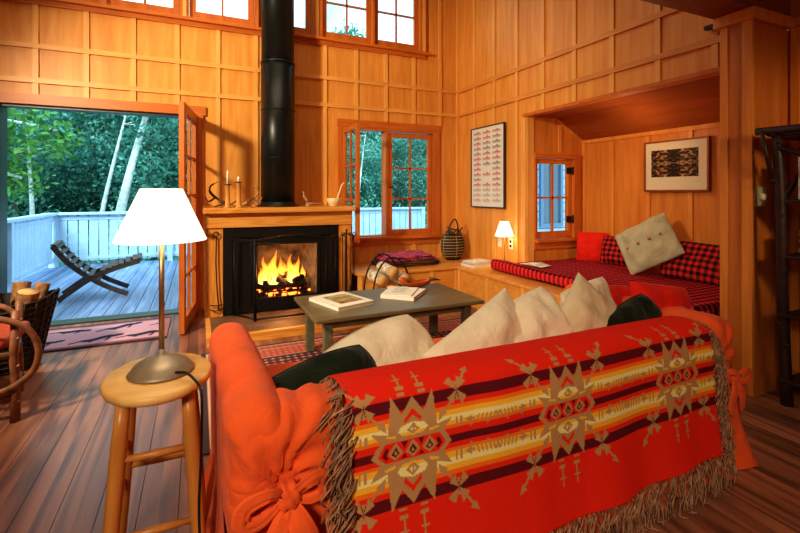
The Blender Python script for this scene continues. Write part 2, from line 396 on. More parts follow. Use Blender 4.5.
# battens: uprights
HB = [2.24, 2.555]
def clear_x(x, z0, z1, w=.02):
    """z ranges on batten x free of openings (incl. casing)"""
    segs = [(z0, z1)]
    for h in OPN:
        c = .085
        if h[0]-c-w < x < h[1]+c+w:
            ns = []
            for a, b in segs:
                lo, hi = h[2]-c, h[3]+c
                if b <= lo or a >= hi: ns.append((a, b)); continue
                if a < lo: ns.append((a, lo))
                if b > hi: ns.append((hi, b))
            segs = ns
    return [q for q in segs if q[1]-q[0] > .05]
for kx in range(-5, 12):
    x = -1.35+.385*kx
    for a, b in clear_x(x, 0, 2.965): mb.box(x-.022, x+.022, 5.06-BT, 5.06, a, b, 1)
mb.box(2.86, 2.90, 5.06-BT, 5.06, 2.96, TOP, 1)
for z in HB: mb.box(-3.2, 3.17, 5.06-BT-.006, 5.06, z, z+.045, 2)
for x0, x1 in ((-3.2,-1.66), (.09, 1.6), (2.9, 3.17)):
    pass
struct(mb.build('wall_back', [M['panel'], M['batten'], M['railw']]))
# corner board
struct(MB().box(3.13, 3.17, 5.02, 5.06, .4, TOP, 0).build('trim_1', [M['batten']]))
# long sill + apron under the upper windows
mb = MB(); mb.box(-3.2, 2.72, 4.985, 5.06, 3.0, 3.035, bv=.006); mb.box(-3.2, 2.66, 5.03, 5.06, 2.955, 3.0)
struct(mb.build('trim_2', M['trim']))
# casings between the upper windows
mb = MB()
for a, b in ((-.17,-.085), (.56,.60), (1.19,1.311), (1.935,1.96), (2.585,2.67), (-.86,-.80)):
    mb.box(a, b, 5.03, 5.06, 3.035, 4.3)
mb.box(1.225, 1.262, 5.015, 5.03, 3.035, 4.3, 1); mb.box(-.145, -.11, 5.015, 5.03, 3.035, 4.3, 1); mb.box(2.615, 2.655, 5.015, 5.03, 3.035, 4.3, 1)
struct(mb.build('trim_3', [M['trimz'], M['batten']]))

def sash(name, w, h, cols, rows, fm, stile=.062, th=.04, handle=False, gmat=None):
    """glazed leaf in its own plane: x 0..w, z 0..h, y -th/2..th/2; origin at the hinge foot"""
    mb = MB()
    mb.box(0, stile, -th/2, th/2, 0, h, bv=.004); mb.box(w-stile, w, -th/2, th/2, 0, h, bv=.004)
    mb.box(stile, w-stile, -th/2, th/2, 0, stile*1.25, bv=.004); mb.box(stile, w-stile, -th/2, th/2, h-stile, h, bv=.004)
    iw = w-2*stile; ih = h-stile*2.25; z0 = stile*1.25
    for c in range(1, cols): x = stile+iw*c/cols; mb.box(x-.011, x+.011, -th*.3, th*.3, z0, z0+ih)
    for r in range(1, rows): z = z0+ih*r/rows; mb.box(stile, w-stile, -th*.3, th*.3, z-.011, z+.011)
    o = mb.build(name, fm)
    g = MB().box(stile*.9, w-stile*.9, -.002, .002, z0-.003, z0+ih+.003).build('pane', M['glass']); g.parent = o
    return o
wn = 1
for (a, b) in ((-2.1,-1.49), (-1.47,-.86), (-.80,-.17), (-.085,.56), (.60,1.19), (1.311,1.935), (1.96,2.585)):
    o = sash('window_%d' % wn, b-a-.006, 1.19, 2, 3, M['trimz'], .062); o.location = (a+.003, 5.10, 3.055); struct(o); wn += 1
# mid window: frame, fixed sash on the right, opened sash on the left
mb = MB()
mb.box(1.50, 1.56, 5.03, 5.0595, .70, 2.03); mb.box(2.79, 2.865, 5.03, 5.06, .70, 2.03); mb.box(1.49, 2.87, 5.026, 5.06, 2.031, 2.112, 1)
mb.box(1.5605, 1.58, 5.031, 5.19, .7005, 2.0); mb.box(2.77, 2.7895, 5.031, 5.19, .7005, 2.0); mb.box(1.5605, 2.7895, 5.031, 5.19, 2.0, 2.0295, 1); mb.box(2.11, 2.145, 5.04, 5.19, .70, 2.0)
mb.box(1.51, 2.89, 4.98, 5.059, .665, .70, 1); mb.box(1.561, 2.789, 5.059, 5.19, .7003, .712, 1); mb.box(1.51, 2.86, 5.035, 5.06, .585, .665, 1)
o = struct(mb.build('window_%d' % wn, [M['trimz'], M['trim']])); wn += 1
o2 = sash('window_%d' % wn, .618, 1.28, 2, 3, M['trimz'], .058); o2.location = (2.148, 5.08, .705); struct(o2); wn += 1
o3 = sash('window_%d' % wn, .56, 1.28, 2, 3, M['trimz'], .055); o3.location = (1.568, 5.02, .705); o3.rotation_euler = (0, 0, math.radians(-92)); struct(o3); wn += 1
k = MB().tube([(0, -.02, .6), (0, -.05, .6), (.03, -.06, .6)], .007, 8).build('window_latch', M['iron']); k.parent = o2; k.location = (.02, 0, 0)

# french doors: two glazed leaves swung into the room
mb = MB()
mb.box(-1.66, -1.607, 5.03, 5.059, 0, 2.041); mb.box(-.012, .05, 5.03, 5.059, 0, 2.041, 0); mb.box(-1.6065, -1.598, 5.035, 5.20, 0, 2.02, 2); mb.box(-.023, -.0125, 5.035, 5.20, 0, 2.02, 0); mb.box(-1.69, .07, 5.026, 5.06, 2.042, 2.135, 1); mb.box(-1.606, -.013, 5.07, 5.20, 2.02, 2.040, 2)
mb.box(-1.606, -.013, 5.06, 5.24, -.02, .012, 2)
struct(mb.build('trim_4', [M['trimz'], M['trim'], M['greenpaint']]))
def door(name, hinge, ang, fm, flip):
    o = sash(name, .775, 2.02, 2, 5, fm, .095, .045); o.location = (*hinge, .012); o.rotation_euler = (0, 0, ang); struct(o)
    s = -1 if flip else 1
    for q in (-1, 1):
        h = MB().tube([(.72, q*.022, .95), (.72, q*.07, .95)], .008, 10).lathe([(0,-.012),(.02,-.008),(.026,.005),(.018,.018),(0,.022)], (0,0,0), 16, T=Matrix.Translation((.72, q*.075, .95)) @ Matrix.Rotation(-q*PI/2, 4, 'X')).build('door_knob', M['brass']); h.parent = o
    return o
door('door_1', (-.030, 5.03), math.radians(-97.5), M['trimz'], False)
door('door_2', (-1.625, 5.01), math.radians(-91.5), M['greenpaint'], True)

# right wall: fish picture wall + header above the bed alcove
RX = 3.17
struct(MB().box(RX, RX+.08, 1.742, 3.7025, 2.05, TOP).build('wall_right_upper', M['panelR']))
mb = MB(); mb.box(RX, RX+.08, 3.703, 5.06, 0, TOP)
for kx in range(0, 8):
    y = 4.671-.407*kx
    if y < 1.75: break
    z0 = .40 if y > 3.75 else 2.05
    if abs(y-3.857) < .05: pass
    mb.box(RX-BT, RX, y-.022, y+.022, z0, TOP, 1)
for z in HB: mb.box(RX-BT-.006, RX, 1.745 if z < 2.4 else 1.79, 5.06, z, z+.045, 2)
mb.box(RX-.03, RX+.075, 1.745, 3.74, 2.045, 2.075, 3)      # soffit edge board
mb.box(RX-.022, RX, 3.703, 3.775, .40, 2.044, 1); mb.box(RX-.004, RX+.085, 3.692, 3.7025, .40, 2.044, 1)
struct(mb.build('wall_right', [M['panelR'], M['batten'], wood('fir_rail_side', (.80, .36, .08), (.60, .22, .04), 'Y', 1.4, .4), M['trim']]))
# alcove
mb = MB(); AX = 3.97; AY = 3.70
mb.box(AX, AX+.1, 1.742, 3.9, 0, 2.2)
for y in (3.30, 2.895, 2.49, 2.085): mb.box(AX-.014, AX, y-.02, y+.02, .4, 1.83, 1)
mb.box(AX-.02, AX, 1.76, 3.70, 1.79, 1.83, 1); mb.box(AX-.014, AX, 3.66, 3.70, .4, 1.8, 1)
struct(mb.build('wall_alcove_back', [M['alcove'], M['columntrim']]))
mb = MB(); wx0, wx1, wz0, wz1 = 3.262, 3.818, .744, 1.612
holed(mb, [RX+.08, AX], [0, 2.2], [(wx0, wx1, wz0, wz1)], lambda a,b,c,d: mb.box(a, b, AY, AY+.12, c, d))
mb.box(3.60, 3.64, AY-.014, AY, 1.68, 1.99, 1)
mb.prism([(3.57,2.05),(3.57,2.01),(3.97,1.78),(3.97,1.82)], AY-.02, AY, 'Y', 1)
struct(mb.build('wall_alcove_left', [M['alcove'], M['columntrim']]))
mb = MB(); mb.prism([(3.251,2.051),(3.57,2.05),(3.969,1.817),(3.969,2.3),(3.251,2.3)], 1.745, 3.699, 'Y')
struct(mb.build('ceiling_alcove', wood('alcove_ceiling', (.42,.12,.025), (.30,.075,.015), 'Y', 1., .85, spec=.15)))
mb = MB()
mb.box(wx0-.006, wx0+.004, AY-.025, AY-.0005, wz0, wz1); mb.box(wx1, wx1+.09, AY-.025, AY, wz0, wz1); mb.box(wx0-.006, wx1+.10, AY-.028, AY, wz1, wz1+.05, 1)
mb.box(wx0-.006, wx1+.12, AY-.07, AY-.0005, wz0-.035, wz0, 1); mb.box(wx0-.006, wx1+.09, AY-.022, AY, wz0-.11, wz0-.035, 1)
o = struct(mb.build('window_%d' % wn, [M['trimz'], M['trim']])); wn += 1
o = sash('window_%d' % wn, wx1-wx0-.01, wz1-wz0-.01, 2, 2, M['trimz'], .055); o.location = (wx0+.005, AY+.03, wz0+.005); struct(o)
for z in (.16, .70):
    h = MB().box(.46, .53, -.035, -.02, z, z+.07, bv=.004).tube([(.545, -.04, z-.01), (.545, -.04, z+.08)], .008, 8).build('hinge', M['black']); h.parent = o
# wall end that closes the alcove, and the wall beyond it
mb = MB(); CX, CY_ = 3.084, 1.572
mb.box(CX, 4.07, CY_, 1.74, 0, 2.30)
struct(mb.build('wall_alcove_end', M['column']))
mb = MB()
mb.box(CX-.012, CX-.0005, CY_-.012, CY_+.045, .1, 2.30); mb.box(CX-.0005, CX+.012, CY_-.012, CY_-.0005, .1, 2.30); mb.box(CX-.010, CX-.0005, 1.70, 1.745, .1, 2.30)
mb.box(CX-.035, 3.5, CY_-.035, 1.775, 2.30, 2.372, bv=.006)
struct(mb.build('trim_5', M['columntrim']))
mb = MB(); mb.box(CX-.022, CX-.0004, CY_-.022, 1.745, 0, .10); mb.box(CX+.0002, 3.477, CY_-.022, CY_-.0004, 0, .10); mb.box(3.478, 3.5, -2.5, CY_, 0, .1)
struct(mb.build('baseboard_right', M['column']))
mb = MB(); mb.box(3.5, 3.62, -2.5, 1.571, 0, TOP)
for y in (1.53, 1.15, .75, .35): mb.box(3.486, 3.5, y-.022, y+.022, .1, 2.3, 1)
mb.box(3.49, 3.5, -2.5, 1.535, 2.31, 2.365, 1)
struct(mb.build('wall_right_near', [M['column'], M['columntrim']]))
# rest of the shell behind the camera
struct(MB().box(-3.32, -3.2, -2.6, 5.21, 0, TOP).build('wall_left', M['panel']))
struct(MB().box(-3.32, 3.62, -2.62, -2.5, 0, TOP).build('wall_front', M['panel']))
struct(MB().box(-3.32, 3.7, -2.62, 5.21, TOP, TOP+.1).build('ceiling', M['ceil']))
struct(MB().box(.9, 3.5, -2.5, 1.60, 2.50, 2.62).build('ceiling_loft', M['ceil']))
mb = MB(); mb.box(.9, 3.5, 1.56, 1.78, 2.374, 2.66)
struct(mb.build('beam_loft', M['beam']))
mb = MB().box(3.0, 3.15, 1.80, 1.83, 2.30, 2.40).box(3.0, 3.03, 1.80, 1.95, 2.30, 2.40)
tag(MB().box(3.10, 3.145, 1.785, 1.86, 2.335, 2.36).build('steel_bracket', M['black']), 'black steel bracket under the dark beam above the alcove corner', 'bracket')

# ------------------------------------------------------------------ built-in bench along the back wall and under the bed
BZ = .40
mb = MB()
mb.prism([(1.50,4.30),(2.68,4.30),(2.68,1.75),(3.17,1.75),(3.17,5.06),(1.50,5.06)], BZ-.03, BZ, 'Z')
mb.box(3.17, 3.97, 1.74, 3.70, BZ-.03, BZ)
o = mb.build('window_bench', M['bench'], bevel=.004)
tag(o, 'built-in fir bench running below the open window and round the corner under the bed', 'bench')
mb = MB(); mb.box(1.50, 2.72, 4.325, 4.35, 0, BZ-.03); mb.box(2.70, 2.725, 1.75, 4.35, 0, BZ-.03)
f = mb.build('front_panel', M['bench']); f.parent = o
mb = MB()
for x in (1.52, 1.95, 2.36, 2.68): MB().box(x-.02, x+.02, 4.31, 4.325, 0, BZ-.03).build('bench_batten', M['batten']).parent = o
for y in (4.28, 3.75, 3.2, 2.65, 2.1): MB().box(2.685, 2.70, y-.02, y+.02, 0, BZ-.03).build('bench_batten', M['batten']).parent = o

# ------------------------------------------------------------------ fireplace
fp = thing('fireplace', 'fir-framed fireplace with black steel surround and a raised hearth', 'fireplace', (.77, 4.8, 0))
x0, x1, yf = .06, 1.485, 4.5
mb = MB(); 
for a, b in ((x0, .213), (1.348, x1)): MB().box(a, b, yf, 5.055, 0, 1.04).build('side_panel', M['mantelz'], fp, bevel=.003)
mb = MB(); mb.box(x0, x1, yf-.02, 4.62, .905, 1.045); mb.build('frieze_board', M['mantel'], fp, bevel=.004)
mb = MB(); mb.box(x0-.02, x1+.02, 4.41, 5.055, 1.045, 1.095); mb.build('mantel_shelf', M['mantel'], fp, bevel=.006)
# steel surround
mb = MB(); ox0, ox1, oz0, oz1 = .50, 1.12, .20, .72
mb.box(.213, .30, yf+.005, yf+.03, .07, .905); mb.box(1.26, 1.348, yf+.005, yf+.03, .07, .905); mb.box(.30, 1.26, yf+.005, yf+.03, .80, .905)
mb.box(.30, ox0, yf+.03, yf+.05, .07, .80); mb.box(ox1, 1.26, yf+.03, yf+.05, .07, .80); mb.box(ox0, ox1, yf+.03, yf+.05, oz1, .80); mb.box(ox0, ox1, yf+.03, yf+.05, .07, oz0)
mb.build('steel_surround', M['black'], fp, bevel=.004)
mb = MB(); arch = [(ox0-.14+.9*t, .755+.045*math.sin(PI*t)) for t in [i/20 for i in range(21)]]
mb.tube([(a, yf+.022, b) for a, b in arch], .009, 8); mb.tube([(ox0-.14, yf+.022, .755), (ox0-.14, yf+.022, .12)], .009, 8); mb.tube([(ox0+.76, yf+.022, .755), (ox0+.76, yf+.022, .12)], .009, 8)
mb.tube([(ox0-.03, yf+.022, .14), (ox0-.03, yf+.022, .74), (ox1+.03, yf+.022, .74), (ox1+.03, yf+.022, .14)], .008, 8)
mb.build('door_frame_bars', M['iron'], fp)
mb = MB(); mb.box(ox0-.02, ox1+.02, 4.98, 5.0, .1, .9, 0); mb.prism([(ox0,yf+.05),(ox0+.09,4.98),(ox0+.07,5.0),(ox0-.02,yf+.05)], .1, .85, 'Z', 1); mb.prism([(ox1,yf+.05),(ox1-.09,4.98),(ox1-.07,5.0),(ox1+.02,yf+.05)], .1, .85, 'Z', 0)
mb.box(ox0-.02, ox1+.02, yf+.05, 5.0, .80, .84, 1); mb.box(ox0-.02, ox1+.02, yf+.05, 5.0, oz0-.05, oz0-.005, 1)
mb.build('firebox', [M['ash'], M['soot']], fp)
mb = MB(); mb.box(.10, 1.46, 3.90, yf, .0, .07); mb.build('hearth_slab', plain('hearth_stone', (.20,.10,.06), .5, vary=.3, nscale=6), fp)
mb = MB(); mb.box(.06, 1.50, 3.85, 3.90, 0, .075); mb.box(.06, .10, 3.90, yf, 0, .075); mb.box(1.46, 1.50, 3.90, yf, 0, .075); mb.build('hearth_border', M['mantel'], fp, bevel=.003)
# fire
gr = thing('fire_grate', 'black iron grate holding the burning logs inside the fireplace', 'grate', (.81, 4.72, oz0-.005))
mb = MB()
for i in range(7):
    x = .60+.07*i; mb.tube([(x, 4.86, .29), (x, 4.84, .245), (x, 4.62, .235), (x, 4.58, .31)], .008, 8)
for y in (4.62, 4.82): mb.tube([(.57, y, .236), (1.05, y, .236)], .009, 8)
for x in (.60, 1.02):
    for y in (4.62, 4.82): mb.tube([(x, y, .195), (x, y, .24)], .009, 8)
mb.build('bars', M['iron'], gr)
char = plain('charred_log', (.025, .015, .01), .95, vary=.8, nscale=25, bmp=.8)
glow = emis('glowing_log', (1., .22, .03), 2.2)
for i, (p, q, r, lab) in enumerate([((.60,4.70,.30),(1.02,4.66,.29),.045,'charred log lying along the front of the fire grate'), ((.62,4.80,.30),(1.00,4.84,.31),.045,'charred log at the back of the fire grate'),
                            ((.66,4.66,.37),(.98,4.80,.38),.042,'burning log laid across the top of the two charred ones'), ((.58,4.82,.26),(.76,4.62,.36),.033,'thin charred log propped at the left of the fire'), ((.90,4.60,.33),(1.05,4.80,.35),.03,'thin charred log propped at the right of the fire')]):
    p, q = Vector(p), Vector(q); pts = [p.lerp(q, t/8)+Vector((0,0,random.uniform(-.006,.006))) for t in range(9)]
    o = MB().tube(pts, [r*random.uniform(.85,1.1) for _ in pts], 10).build('burning_log', char); tag(o, lab, 'log')
mb = MB()
for i in range(150):
    a, b = random.gauss(.81, .12), random.uniform(4.56, 4.86); s = random.uniform(.008,.02); a = min(max(a,.55),1.07)
    mb.box(a-s, a+s, b-s, b+s, .20, .20+s*1.4, 0 if random.random() < .55 else 1, T=None)
tag(mb.build('embers', [M['ember'], char]), 'bed of glowing orange embers under the fire grate', 'embers', kind='stuff')
def tongue(cx, cy, z0, h, w, seed):
    pts = []; rs = []; n = 16
    for i in range(n+1):
        t = i/n; pts.append((cx+math.sin(t*4+seed)*.03*t+math.sin(t*9+seed*2)*.008, cy+math.cos(t*3+seed)*.015*t, z0+h*t)); rs.append(max(.002, w*(math.sin(PI*min(1, t*.8+.18))**1.0)*(1-t)**.55))
    return MB().tube(pts, rs, 14)
for i, (a, h, w) in enumerate([(.58,.18,.05), (.64,.27,.07), (.71,.34,.075), (.77,.26,.07), (.83,.22,.06), (.89,.29,.07), (.95,.26,.06), (1.01,.17,.045), (.68,.22,.06), (.92,.20,.06), (.74,.16,.06), (.86,.16,.05)]):
    o = tongue(a, 4.72+.05*math.sin(i*2.1), .30, h*1.05, w, i*1.7).build('flame', M['flame']); o.visible_shadow = True
    tag(o, 'yellow orange flame licking up from the burning logs', 'flame', 'flames over the burning logs')
# stove pipe
sp = thing('stove_pipe', 'tall black stove pipe rising from the mantel past the windows', 'stove pipe', (.765, 4.78, 1.095))
pr = .172
MB().lathe([(pr,0),(pr,1.50)], (.765,4.78,1.095), 48).lathe([(pr+.005,1.49),(pr+.005,1.51)], (.765,4.78,1.095), 48).build('lower_pipe', M['pipe'], sp)
MB().lathe([(pr-.006,1.50),(pr-.006,3.70)], (.765,4.78,1.095), 48).build('upper_pipe', M['pipe'], sp)
MB().lathe([(pr+.045,0.001),(pr+.045,.012),(pr+.012,.02),(pr+.006,.045),(pr+.001,.05)], (.765,4.78,1.095), 48).build('base_collar', M['pipe'], sp)
for q in (.5, 1.0): MB().lathe([(pr+.004,q),(pr+.007,q+.005),(pr+.004,q+.01)], (.765,4.78,1.095), 48).build('seam_ring', M['pipe'], sp)
# spark screen
sc = thing('fire_screen', 'folding black mesh fire screen with arched centre standing on the hearth', 'fire screen', (.8, 4.2, .072))
a, b, c, d = (.31,4.46), (.467,4.19), (1.13,4.19), (1.30,4.46)
mb = MB(); z0, z1 = .078, .80
for (p, q, arc) in ((a,b,0), (b,c,1), (c,d,0)):
    top = [(p[0]+(q[0]-p[0])*t, p[1]+(q[1]-p[1])*t, z1+(.05*math.sin(PI*t) if arc else 0)) for t in [i/14 for i in range(15)]]
    mb.tube(top, .0085, 8); mb.tube([(*p, z0), (*p, z1)], .010 , 8); mb.tube([(*q, z0), (*q, z1)], .010, 8); mb.tube([(*p, z0+.012), (*q, z0+.012)], .0085, 8)
mb.tube([(b[0], b[1]-.008, z0), (b[0], b[1]-.008, z1+.02)], .014, 8)
mb.build('frame', M['iron'], sc)
for (p, q, arc) in ((a,b,0), (b,c,1), (c,d,0)):
    mb = MB(); mb.grid(lambda s, t: (p[0]+(q[0]-p[0])*s, p[1]+(q[1]-p[1])*s, z0+.01+(z1-z0-.01+(.05*math.sin(PI*s) if arc else 0))*t), 14, 1)
    mb.build('mesh_panel', M['mesh'], sc, recalc=False)
# tools
o = thing('fire_poker', 'black iron poker with ring handle hanging on the left of the fireplace', 'poker', (.17, 4.47, .5))
ring = [(.152+.022*math.cos(q), 4.475, .845+.026*math.sin(q)) for q in [2*PI*i/20 for i in range(21)]]
MB().tube(ring, .005, 8, cap=False).tube([(.155,4.475,.82),(.15,4.47,.6),(.16,4.47,.35),(.175,4.47,.15),(.19,4.47,.125)], .0055, 8).build('rod', M['iron'], o)
MB().tube([(.10,4.47,.15),(.15,4.46,.135),(.21,4.47,.15)], .005, 8).tube([(.10,4.47,.19),(.16,4.46,.185),(.21,4.47,.19)], .005, 8).build('hanging_bracket', M['iron'], o)
tx, ty = 1.42, 4.36
o = thing('tool_stand', 'black iron stand for fire tools at the right of the hearth', 'tool stand', (tx-.03, ty, .072))
MB().lathe([(.055,0),(.055,.012),(.03,.02),(.010,.03),(.007,.77),(.012,.78),(0,.80)], (tx-.03,ty+.01,.072), 20).tube([(tx-.085,ty+.01,.80),(tx-.03,ty+.01,.82),(tx+.04,ty+.01,.80)], .006, 8).build('stand', M['iron'], o)
for i, (dx, lab, kind) in enumerate([(-.080,'fire shovel hanging at the left of the tool stand','fire_shovel'), (-.055,'thin fire poker hanging second from the left on the tool stand','fire_poker'), (.0,'hearth brush hanging near the middle of the tool stand','hearth_brush'), (.04,'fire tongs hanging at the right of the tool stand','fire_tongs')]):
    x = tx+dx; y = ty-.02; r = [(x+.014*math.cos(q), y, .815+.016*math.sin(q)) for q in [2*PI*k/16 for k in range(17)]]
    o = thing(kind, lab, 'fire tool', (x, y, .82))
    MB().tube(r, .004, 6, cap=False).tube([(x,y,.80),(x,y,.22)], .005, 8).build('handle_rod', M['iron'], o)
    if kind == 'fire_shovel': MB().box(x-.04, x+.03, y-.004, y+.002, .085, .23, bv=.002).build('blade', M['iron'], o)
    elif kind == 'hearth_brush': MB().lathe([(.012,0),(.03,.01),(.035,.12),(.015,.17),(.008,.2)], (x,y,.085), 14).build('bristles', M['iron'], o)
    elif kind == 'fire_tongs': MB().tube([(x,y,.25),(x-.02,y,.16),(x-.004,y,.07)], .004, 6).tube([(x,y,.25),(x+.02,y,.16),(x+.004,y,.07)], .004, 6).build('jaws', M['iron'], o)
    else: MB().tube([(x,y,.23),(x,y,.09),(x+.02,y,.075)], .006, 6).build('tip', M['iron'], o)
# ------------------------------------------------------------------ sofa
sofa = thing('sofa', 'orange-red slipcovered sofa seen from behind, its cover knotted at the corners', 'sofa', (1.12, 1.7, 0))
KN = [Vector((.215, 1.175, .455)), Vector((2.16, 1.175, .43))]
def sdisp(seed, amp=.009, knot=True):
    def f(p, n):
        d = n*(noise.noise(Vector((p.x*3.2+seed, p.y*3.2, p.z*2.2)))*amp*1.2 + noise.noise(Vector((p.x*9+seed, p.y*7, p.z*5)))*amp*.5)
        if knot:
            for k in KN:
                r = p-k; dist = math.hypot(r.x, r.z); R = .34
                if dist < R and p.y < 1.42:
                    a = math.atan2(r.z, r.x); w = max(0, 1-dist/R)**.7*min(1, dist/.05)
                    a2 = a+noise.noise(Vector((dist*6, a*.8, seed)))*.7
                    d += n*((1-abs(math.sin(a2*4.5+seed)))*.026-.010+math.sin(a2*15+2)*.005)*w
                    d -= n*.030*max(0, 1-dist/.13)
        return d
    return f
rounded(.09, 2.20, 1.20, 1.42, .03, .652, .08, .012, sdisp(1.3)).build('back', M['orange'], sofa)
def arm(x0, x1, seed, parent):
    mb = rounded(x0, x1, 1.205, 2.13, .03, .675, .075, .014, sdisp(seed, .009, True))
    vs = []
    for (x, y, z) in mb.v:
        t = max(0, min(1, (y-1.3)/.8)); vs.append((x+(.028*(1-t) if x < 1 else 0), y, z))
    mb.v = vs; return mb.build('arm', M['orange'], parent)
arm(.045, .205, 4.1, sofa); arm(2.06, 2.275, 7.7, sofa)
rounded(.20, 2.06, 1.40, 2.16, .05, .36, .04, .03, sdisp(2.2, .01, False)).build('seat_base', M['orange'], sofa)
for a, b, s in ((.215, 1.125, 3.3), (1.135, 2.045, 5.1)):
    rounded(a, b, 1.42, 2.19, .30, .435, .06, .022, sdisp(s, .014, False)).build('seat_cushion', M['orange'], sofa)
def skirt(x0, x1, y0, y1, seed):
    mb = MB(); per = [(x0,y1),(x0,y0),(x1,y0),(x1,y1)]; 
    pts = []
    for (p, q) in zip(per, per[1:]):
        n = int(math.hypot(q[0]-p[0], q[1]-p[1])/.018)
        pts += [(p[0]+(q[0]-p[0])*i/n, p[1]+(q[1]-p[1])*i/n) for i in range(n)]
    pts.append(per[-1]); cx, cy = (x0+x1)/2, (y0+y1)/2
    def fn(s, t):
        i = s*(len(pts)-1); k = min(int(i), len(pts)-2); f = i-k; x = pts[k][0]*(1-f)+pts[k+1][0]*f; y = pts[k][1]*(1-f)+pts[k+1][1]*f
        z = .30*(1-t)+.004; o = (.004+.045*t*t)*(1+.0)+.014*t*math.sin(i*.55+seed+noise.noise(Vector((x*3,y*3,0)))*4)
        nx = -1 if abs(x-x0) < .03 else (1 if abs(x-x1) < .03 else 0); ny = -1 if abs(y-y0) < .03 else 0
        return (x+nx*o, y+ny*o, z)
    mb.grid(fn, len(pts)-1, 14); return mb
skirt(.070, 2.25, 1.205, 2.10, .6).build('skirt', M['orange'], sofa, recalc=False)
# knotted bows of the slipcover at both back corners
def flatloop(pts, rs, fl=.35): return MB().tube(pts, rs, 12, flat=fl)
def bow(k, s, parent, S=.68):
    kx, ky, kz = k.x, k.y-.004, k.z
    mb = MB()
    def disp(p, n): return n*(math.sin(p.z*150+p.x*60)*.004)
    rounded(kx-.042, kx+.042, ky-.035, ky+.03, kz-.05, kz+.045, .03, .008, lambda p, n: n*(math.sin((p.x*1.0+p.z*.45)*170)*.0045), mb)
    def band(ctrl, w0, w1, th=.016, seed=0):
        """wide crumpled strip following ctrl points, w = half width"""
        P = [Vector(c) for c in ctrl]; n = 34
        def at(t):
            i = t*(len(P)-1); a = min(int(i), len(P)-2); f = i-a
            p0, p1, p2, p3 = P[max(a-1,0)], P[a], P[a+1], P[min(a+2,len(P)-1)]
            return .5*((2*p1)+(-p0+p2)*f+(2*p0-5*p1+4*p2-p3)*f*f+(-p0+3*p1-3*p2+p3)*f**3)
        vs = []; fs = []; m = 16
        for i in range(n+1):
            t = i/n; c = at(t); tg = (at(min(1,t+.01))-at(max(0,t-.01))).normalized(); nr = Vector((0,-1,0)); sd = tg.cross(nr)
            sd = sd.normalized() if sd.length > 1e-4 else Vector((1,0,0)); nn = sd.cross(tg).normalized(); w = w0+(w1-w0)*math.sin(PI*min(1,t*.95))
            for j in range(m):
                q = 2*PI*j/m; f = math.cos(q); h = math.sin(q)*(th)+math.sin(f*7+seed+t*3)*.006*(1 if math.sin(q) >= 0 else .5)
                vs.append(c+sd*w*f+nn*h)
        for i in range(n):
            for j in range(m): fs.append((i*m+j, i*m+(j+1)%m, (i+1)*m+(j+1)%m, (i+1)*m+j))
        fs.append(tuple(range(m-1,-1,-1))); fs.append(tuple(n*m+j for j in range(m)))
        mb.add(vs, fs, 0, True)
    band([(kx-.02*s,ky,kz),(kx-.075*s,ky-.045,kz+.045),(kx-.155*s,ky-.04,kz+.02),(kx-.165*s,ky-.03,kz-.045),(kx-.10*s,ky-.02,kz-.055),(kx-.02*s,ky,kz-.01)], .016, .030, .012, 1)
    band([(kx+.02*s,ky,kz),(kx+.05*s,ky-.045,kz+.05),(kx+.11*s,ky-.03,kz+.055),(kx+.125*s,ky-.02,kz-.01),(kx+.07*s,ky-.01,kz-.03),(kx+.02*s,ky,kz-.01)], .016, .028, .012, 2)
    band([(kx,ky,kz-.03),(kx+.03*s,ky-.035,kz-.10),(kx+.065*s,ky-.03,kz-.20),(kx+.075*s,ky-.025,kz-.31)], .024, .052, .010, 3)
    band([(kx,ky,kz-.03),(kx-.03*s,ky-.03,kz-.09),(kx-.065*s,ky-.035,kz-.17),(kx-.085*s,ky-.02,kz-.30)], .022, .046, .010, 4)
    kk = Vector((kx, ky, kz)); mb.v = [tuple(kk+(Vector(p)-kk)*S) for p in mb.v]
    return mb.build('knotted_bow', M['orange'], parent)
bow(KN[0], 1, sofa, .72); bow(KN[1], -1, sofa, .52)

